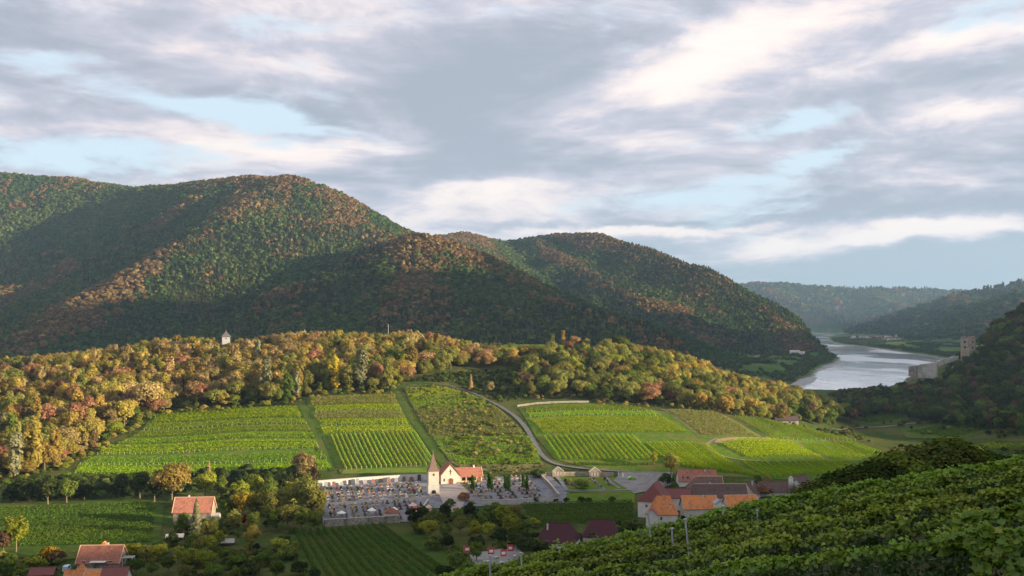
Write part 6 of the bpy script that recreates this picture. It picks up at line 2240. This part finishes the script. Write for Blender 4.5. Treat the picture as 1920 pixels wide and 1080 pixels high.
def leaf_batch(C_, N_, size, r, detail):
    """vine leaves: folded, five pointed when detail is set"""
    n_ = len(C_)
    N_ = N_ / (np.linalg.norm(N_, axis=1, keepdims=True) + 1e-9)
    down = np.tile(np.array([0, 0, -1.0]), (n_, 1)) + r.normal(0, .5, (n_, 3))
    u = down - N_ * np.sum(down * N_, 1, keepdims=True)
    u /= np.linalg.norm(u, axis=1, keepdims=True) + 1e-9
    w = np.cross(N_, u)
    if detail:
        prof = [(0, -.28), (-.42, -.42), (-.52, .0), (-.34, .12), (-.40, .46), (-.14, .38), (0, .66), (.14, .38), (.40, .46), (.34, .12), (.52, 0), (.42, -.42)]
    else:
        prof = [(0, -.35), (-.5, -.25), (-.36, .42), (0, .62), (.36, .42), (.5, -.25)]
    s = size * r.uniform(.65, 1.2, n_)
    k = len(prof)
    V_ = np.zeros((n_, k, 3))
    for j, (a, b_) in enumerate(prof):
        fold = abs(a) * .45 - .12 * b_ * b_
        V_[:, j] = C_ + (w * a + u * b_ + N_ * fold) * s[:, None]
    if detail:
        tri = [(0, 1, 2), (0, 2, 3), (0, 3, 5), (3, 4, 5), (0, 5, 6), (0, 6, 7), (0, 7, 9), (7, 8, 9), (0, 9, 10), (0, 10, 11)]
        F_ = (np.array(tri)[None] + (np.arange(n_) * k)[:, None, None]).reshape(-1, 3)
        rep = len(tri)
    else:
        q_ = [(0, 1, 2, 3), (0, 3, 4, 5)]
        F_ = (np.array(q_)[None] + (np.arange(n_) * k)[:, None, None]).reshape(-1, 4)
        rep = 2
    return V_.reshape(-1, 3), F_, rep


def fg_row(c, k, label):
    r = np.random.default_rng(300 + k)
    s0, s1 = -46.0, 26.0
    near = c < 27
    # usable span: what the picture shows
    ss = np.linspace(s0, s1, 300)
    X_, Y_ = NN.x * c + ED.x * ss, NN.y * c + ED.y * ss
    Z_ = H(X_, Y_)
    a_, b_ = proj(X_, Y_, Z_ + 1.9)
    ok = (Y_ > 4) & (a_ > 780) & (a_ < 2750) & (b_ < 1400) & (Y_ < 60)
    if not ok.any():
        return
    s0, s1 = ss[ok].min(), ss[ok].max()
    L_ = s1 - s0
    per = 440 if near else (340 if c < 34 else 260)
    n_ = int(L_ * per)
    t_ = r.uniform(s0, s1, n_)
    # clumpy canes: leaves gather around shoots
    ncane = int(L_ * 3.2)
    cs = r.uniform(s0, s1, ncane)
    ch_ = r.uniform(1.6, 2.0, ncane)
    cw = r.normal(0, .10, ncane)
    ci = r.integers(0, ncane, n_)
    usec = r.uniform(0, 1, n_) < .62
    t_ = np.where(usec, cs[ci] + r.normal(0, .17, n_), t_)
    an = r.uniform(-1.75, 1.75, n_)
    topz = 1.68 + .20 * (vnoise(t_ * 1.0, np.full(n_, c * 7.0), 1.6, 5, 3) - .5) * 2 + .12 * (vnoise(t_, np.full(n_, c), .5, 6, 2) - .5) * 2
    half = .24 + .12 * (vnoise(t_, np.full(n_, c * 3.0), .9, 8, 2) - .5) * 2
    side = np.sin(an) * half + r.normal(0, .05, n_)
    vert = np.where(np.abs(an) < 1.0, topz - (1 - np.cos(an)) * .35, topz - .45 - (np.abs(an) - 1.0) / .75 * r.uniform(.3, 1.5, n_))
    vert = np.where(usec & (np.abs(an) < .8), np.maximum(vert, ch_[ci] - .2 + r.normal(0, .07, n_)), vert)
    side = np.where(usec & (np.abs(an) < .8), side * .6 + cw[ci], side)
    vert = np.maximum(vert + r.normal(0, .05, n_), .2)
    X_ = NN.x * (c + side) + ED.x * t_
    Y_ = NN.y * (c + side) + ED.y * t_
    Z_ = H(X_, Y_) + vert
    C_ = np.c_[X_, Y_, Z_]
    N_ = np.c_[np.outer(np.sin(an), [NN.x, NN.y]), np.cos(an) * 1.0 + .25] + r.normal(0, .42, (n_, 3))
    o0 = np.array([NN.x * c + ED.x * (s0 + s1) / 2, NN.y * c + ED.y * (s0 + s1) / 2, 0.0])
    o0[2] = float(H(np.array([o0[0]]), np.array([o0[1]]))[0])
    root = empty('foreground_vine_row', o0, 0, label, 'vine row', 'vine rows on the shaded foreground slope')
    tint = np.clip((vert - 1.42) / .42 + r.uniform(-.2, .2, n_) + .4 * (vnoise(X_, Y_, 1.1, 12, 2) - .5), 0, 1)  # pale young tops, steepened: bright tops and shaded sides put into the colour
    sizes = .115 if near else (.12 if c < 34 else .135)
    # leaves one can pick out singly are objects of their own
    if k < 2:
        dist = np.linalg.norm(C_ - np.array([0, 0, CAMZ]), axis=1)
        pa, pb = proj(X_, Y_, Z_)
        front = (np.sin(an) < .1) & (pa < 1930) & (pb < 1090)
        rank = np.argsort(dist + np.where(front, 0, 1e3))[:150]
        V1, F1, rep = leaf_batch(np.zeros((6, 3)), np.array([[0, 0, 1.0]] * 6), .2, r, True)
        me0 = fast_mesh('leaf', V1[:12], F1[:10], FGM['near'], np.full(10, .55))
        for j in rank:
            nv = Vector(N_[j]).normalized()
            lo = bpy.data.objects.new('leaf', me0)
            link(lo, root)
            lo.location = Vector(C_[j] - o0) - Vector((NN.x, NN.y, 0)) * .05
            lo.rotation_euler = nv.to_track_quat('Z', 'Y').to_euler()
            lo.rotation_euler.rotate_axis('Z', float(r.uniform(0, 6.28)))
            f_ = float(r.uniform(.7, 1.05))
            lo.scale = (f_, f_, f_)
    det = k < 3
    V_, F_, rep = leaf_batch(C_ - o0, N_, sizes, r, det)
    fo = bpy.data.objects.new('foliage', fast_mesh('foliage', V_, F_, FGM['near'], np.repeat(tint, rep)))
    link(fo, root)
    tag(fo, kind='stuff')
    # woody stems and posts
    b_ = MB()
    for s_ in np.arange(s0, s1, 1.2):
        p = Vector((NN.x * c + ED.x * s_, NN.y * c + ED.y * s_))
        z = float(H(np.array([p.x]), np.array([p.y]))[0]) - o0[2]
        b_.tube((p.x - o0[0], p.y - o0[1], z - .1), (p.x - o0[0] + r.uniform(-.1, .1), p.y - o0[1], z + 1.0), .03, .018, 5)
    tag(b_.build('vine_stems', M_BARK, root), kind='stuff')
    for zz in (.5, .8):
        wv_ = []
        ww = MB()
        seg = np.arange(s0, s1, 4.0)
        for a0, a1 in zip(seg[:-1], seg[1:]):
            e = []
            for q in (a0, a1):
                p = Vector((NN.x * c + ED.x * q, NN.y * c + ED.y * q))
                e.append((p.x - o0[0], p.y - o0[1], float(H(np.array([p.x]), np.array([p.y]))[0]) - o0[2] + zz))
            ww.tube(e[0], e[1], .004, .004, 3)
        if ww.v:
            ww.build('wire', M_STEEL, root)
    for s_ in np.arange(s0 + r.uniform(0, 4), s1, 5.5):
        p = Vector((NN.x * c + ED.x * s_, NN.y * c + ED.y * s_))
        z = float(H(np.array([p.x]), np.array([p.y]))[0]) - o0[2]
        hgt = r.uniform(.95, 1.15)
        q = (p.x - o0[0], p.y - o0[1], z - .2)
        MB().tube(q, (q[0] + r.uniform(-.06, .06), q[1] + r.uniform(-.05, .05), z + hgt), .035, .035, 6).build('post', M_STEEL, root)
    return root


c = 21.4
k = 0
while c < 60:
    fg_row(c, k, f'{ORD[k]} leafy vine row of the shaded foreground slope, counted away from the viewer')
    c += 3.1
    k += 1

# browned patch and taller shoots
# posts that stick out above the vines
for i, (a, b_, top, Yp, lean) in enumerate([(919, 1075, 1043, 34, 0), (977, 1062, 1038, 36, .1), (1049, 1045, 1028, 38, 0), (1215, 985, 962, 38, .3), (1285, 998, 975, 34, .25), (1357, 968, 950, 38, -.2), (1420, 975, 958, 36, .1), (1260, 1000, 992, 33, .1)]):
    x, y, z = P3(a, top, Yp)
    g = float(H(np.array([x]), np.array([y]))[0])
    r_ = empty('vineyard_post', (x, y, g), 0, f'grey metal vineyard post sticking out of the foreground vines, {ORD[i]} from left' if i < 7 else 'short grey post between two leaning foreground posts', 'post', 'posts above the foreground vines')
    MB().tube((lean, 0, -.3), (0, 0, z - g), .032, .032, 6).build('post_shaft', M_STEEL, r_)
    MB().box(-.05, .05, -.05, .05, z - g, z - g + .04).build('post_cap', M_STEEL, r_)

# big bushes beyond the edge of the slope
for i, (a, topy, Yp, hgt, sh_, c_, lab) in enumerate([
    (1800, 822, 72, 6.2, 'dense0', 'green', 'big dark bush beyond the slope edge, tallest of the group'),
    (1742, 832, 70, 5.6, 'dense1', 'dark', 'broad dark bush left of the tallest one beyond the slope edge'),
    (1685, 848, 68, 5.2, 'dense0', 'green', 'dark bush in the middle of the group beyond the slope edge'),
    (1636, 864, 66, 4.8, 'dense1', 'dark', 'rounded dark bush beside the sunlit pointed field end'),
    (1592, 880, 64, 4.4, 'dense0', 'dark', 'low spreading bush between village roofs and slope edge'),
    (1552, 900, 62, 3.8, 'dense1', 'dark', 'lowest dark bush at the left end of the slope edge group'),
    (1842, 848, 74, 4.4, 'dense1', 'dark', 'dark rounded bush at the right end of the slope edge group')]):
    x, y, z = P3(a, topy, Yp)
    g = float(H(np.array([x]), np.array([y]))[0])
    make_tree((x, y, z - hgt), hgt, sh_, c_, lab, 'bush', 'dark bushes beyond the slope edge', 'large_bush', wide=1.15)

# ------------------------------------------------------------------ evening haze over the whole valley
hz = MB().box(-5200, 6400, -2600, 10300, -5.2, 850).build('haze', bpy.data.materials.new('haze_air'))
hm = hz.data.materials[0]
hm.use_nodes = True
hn = hm.node_tree.nodes
hn.clear()
pv_ = hn.new('ShaderNodeVolumePrincipled')
pv_.inputs['Color'].default_value = (.45, .70, 1.0, 1)
pv_.inputs['Density'].default_value = 4.8e-5
pv_.inputs['Anisotropy'].default_value = 0.2
ho_ = hn.new('ShaderNodeOutputMaterial')
hm.node_tree.links.new(pv_.outputs[0], ho_.inputs['Volume'])
tag(hz, 'thin blue evening haze filling the valley air', kind='stuff')
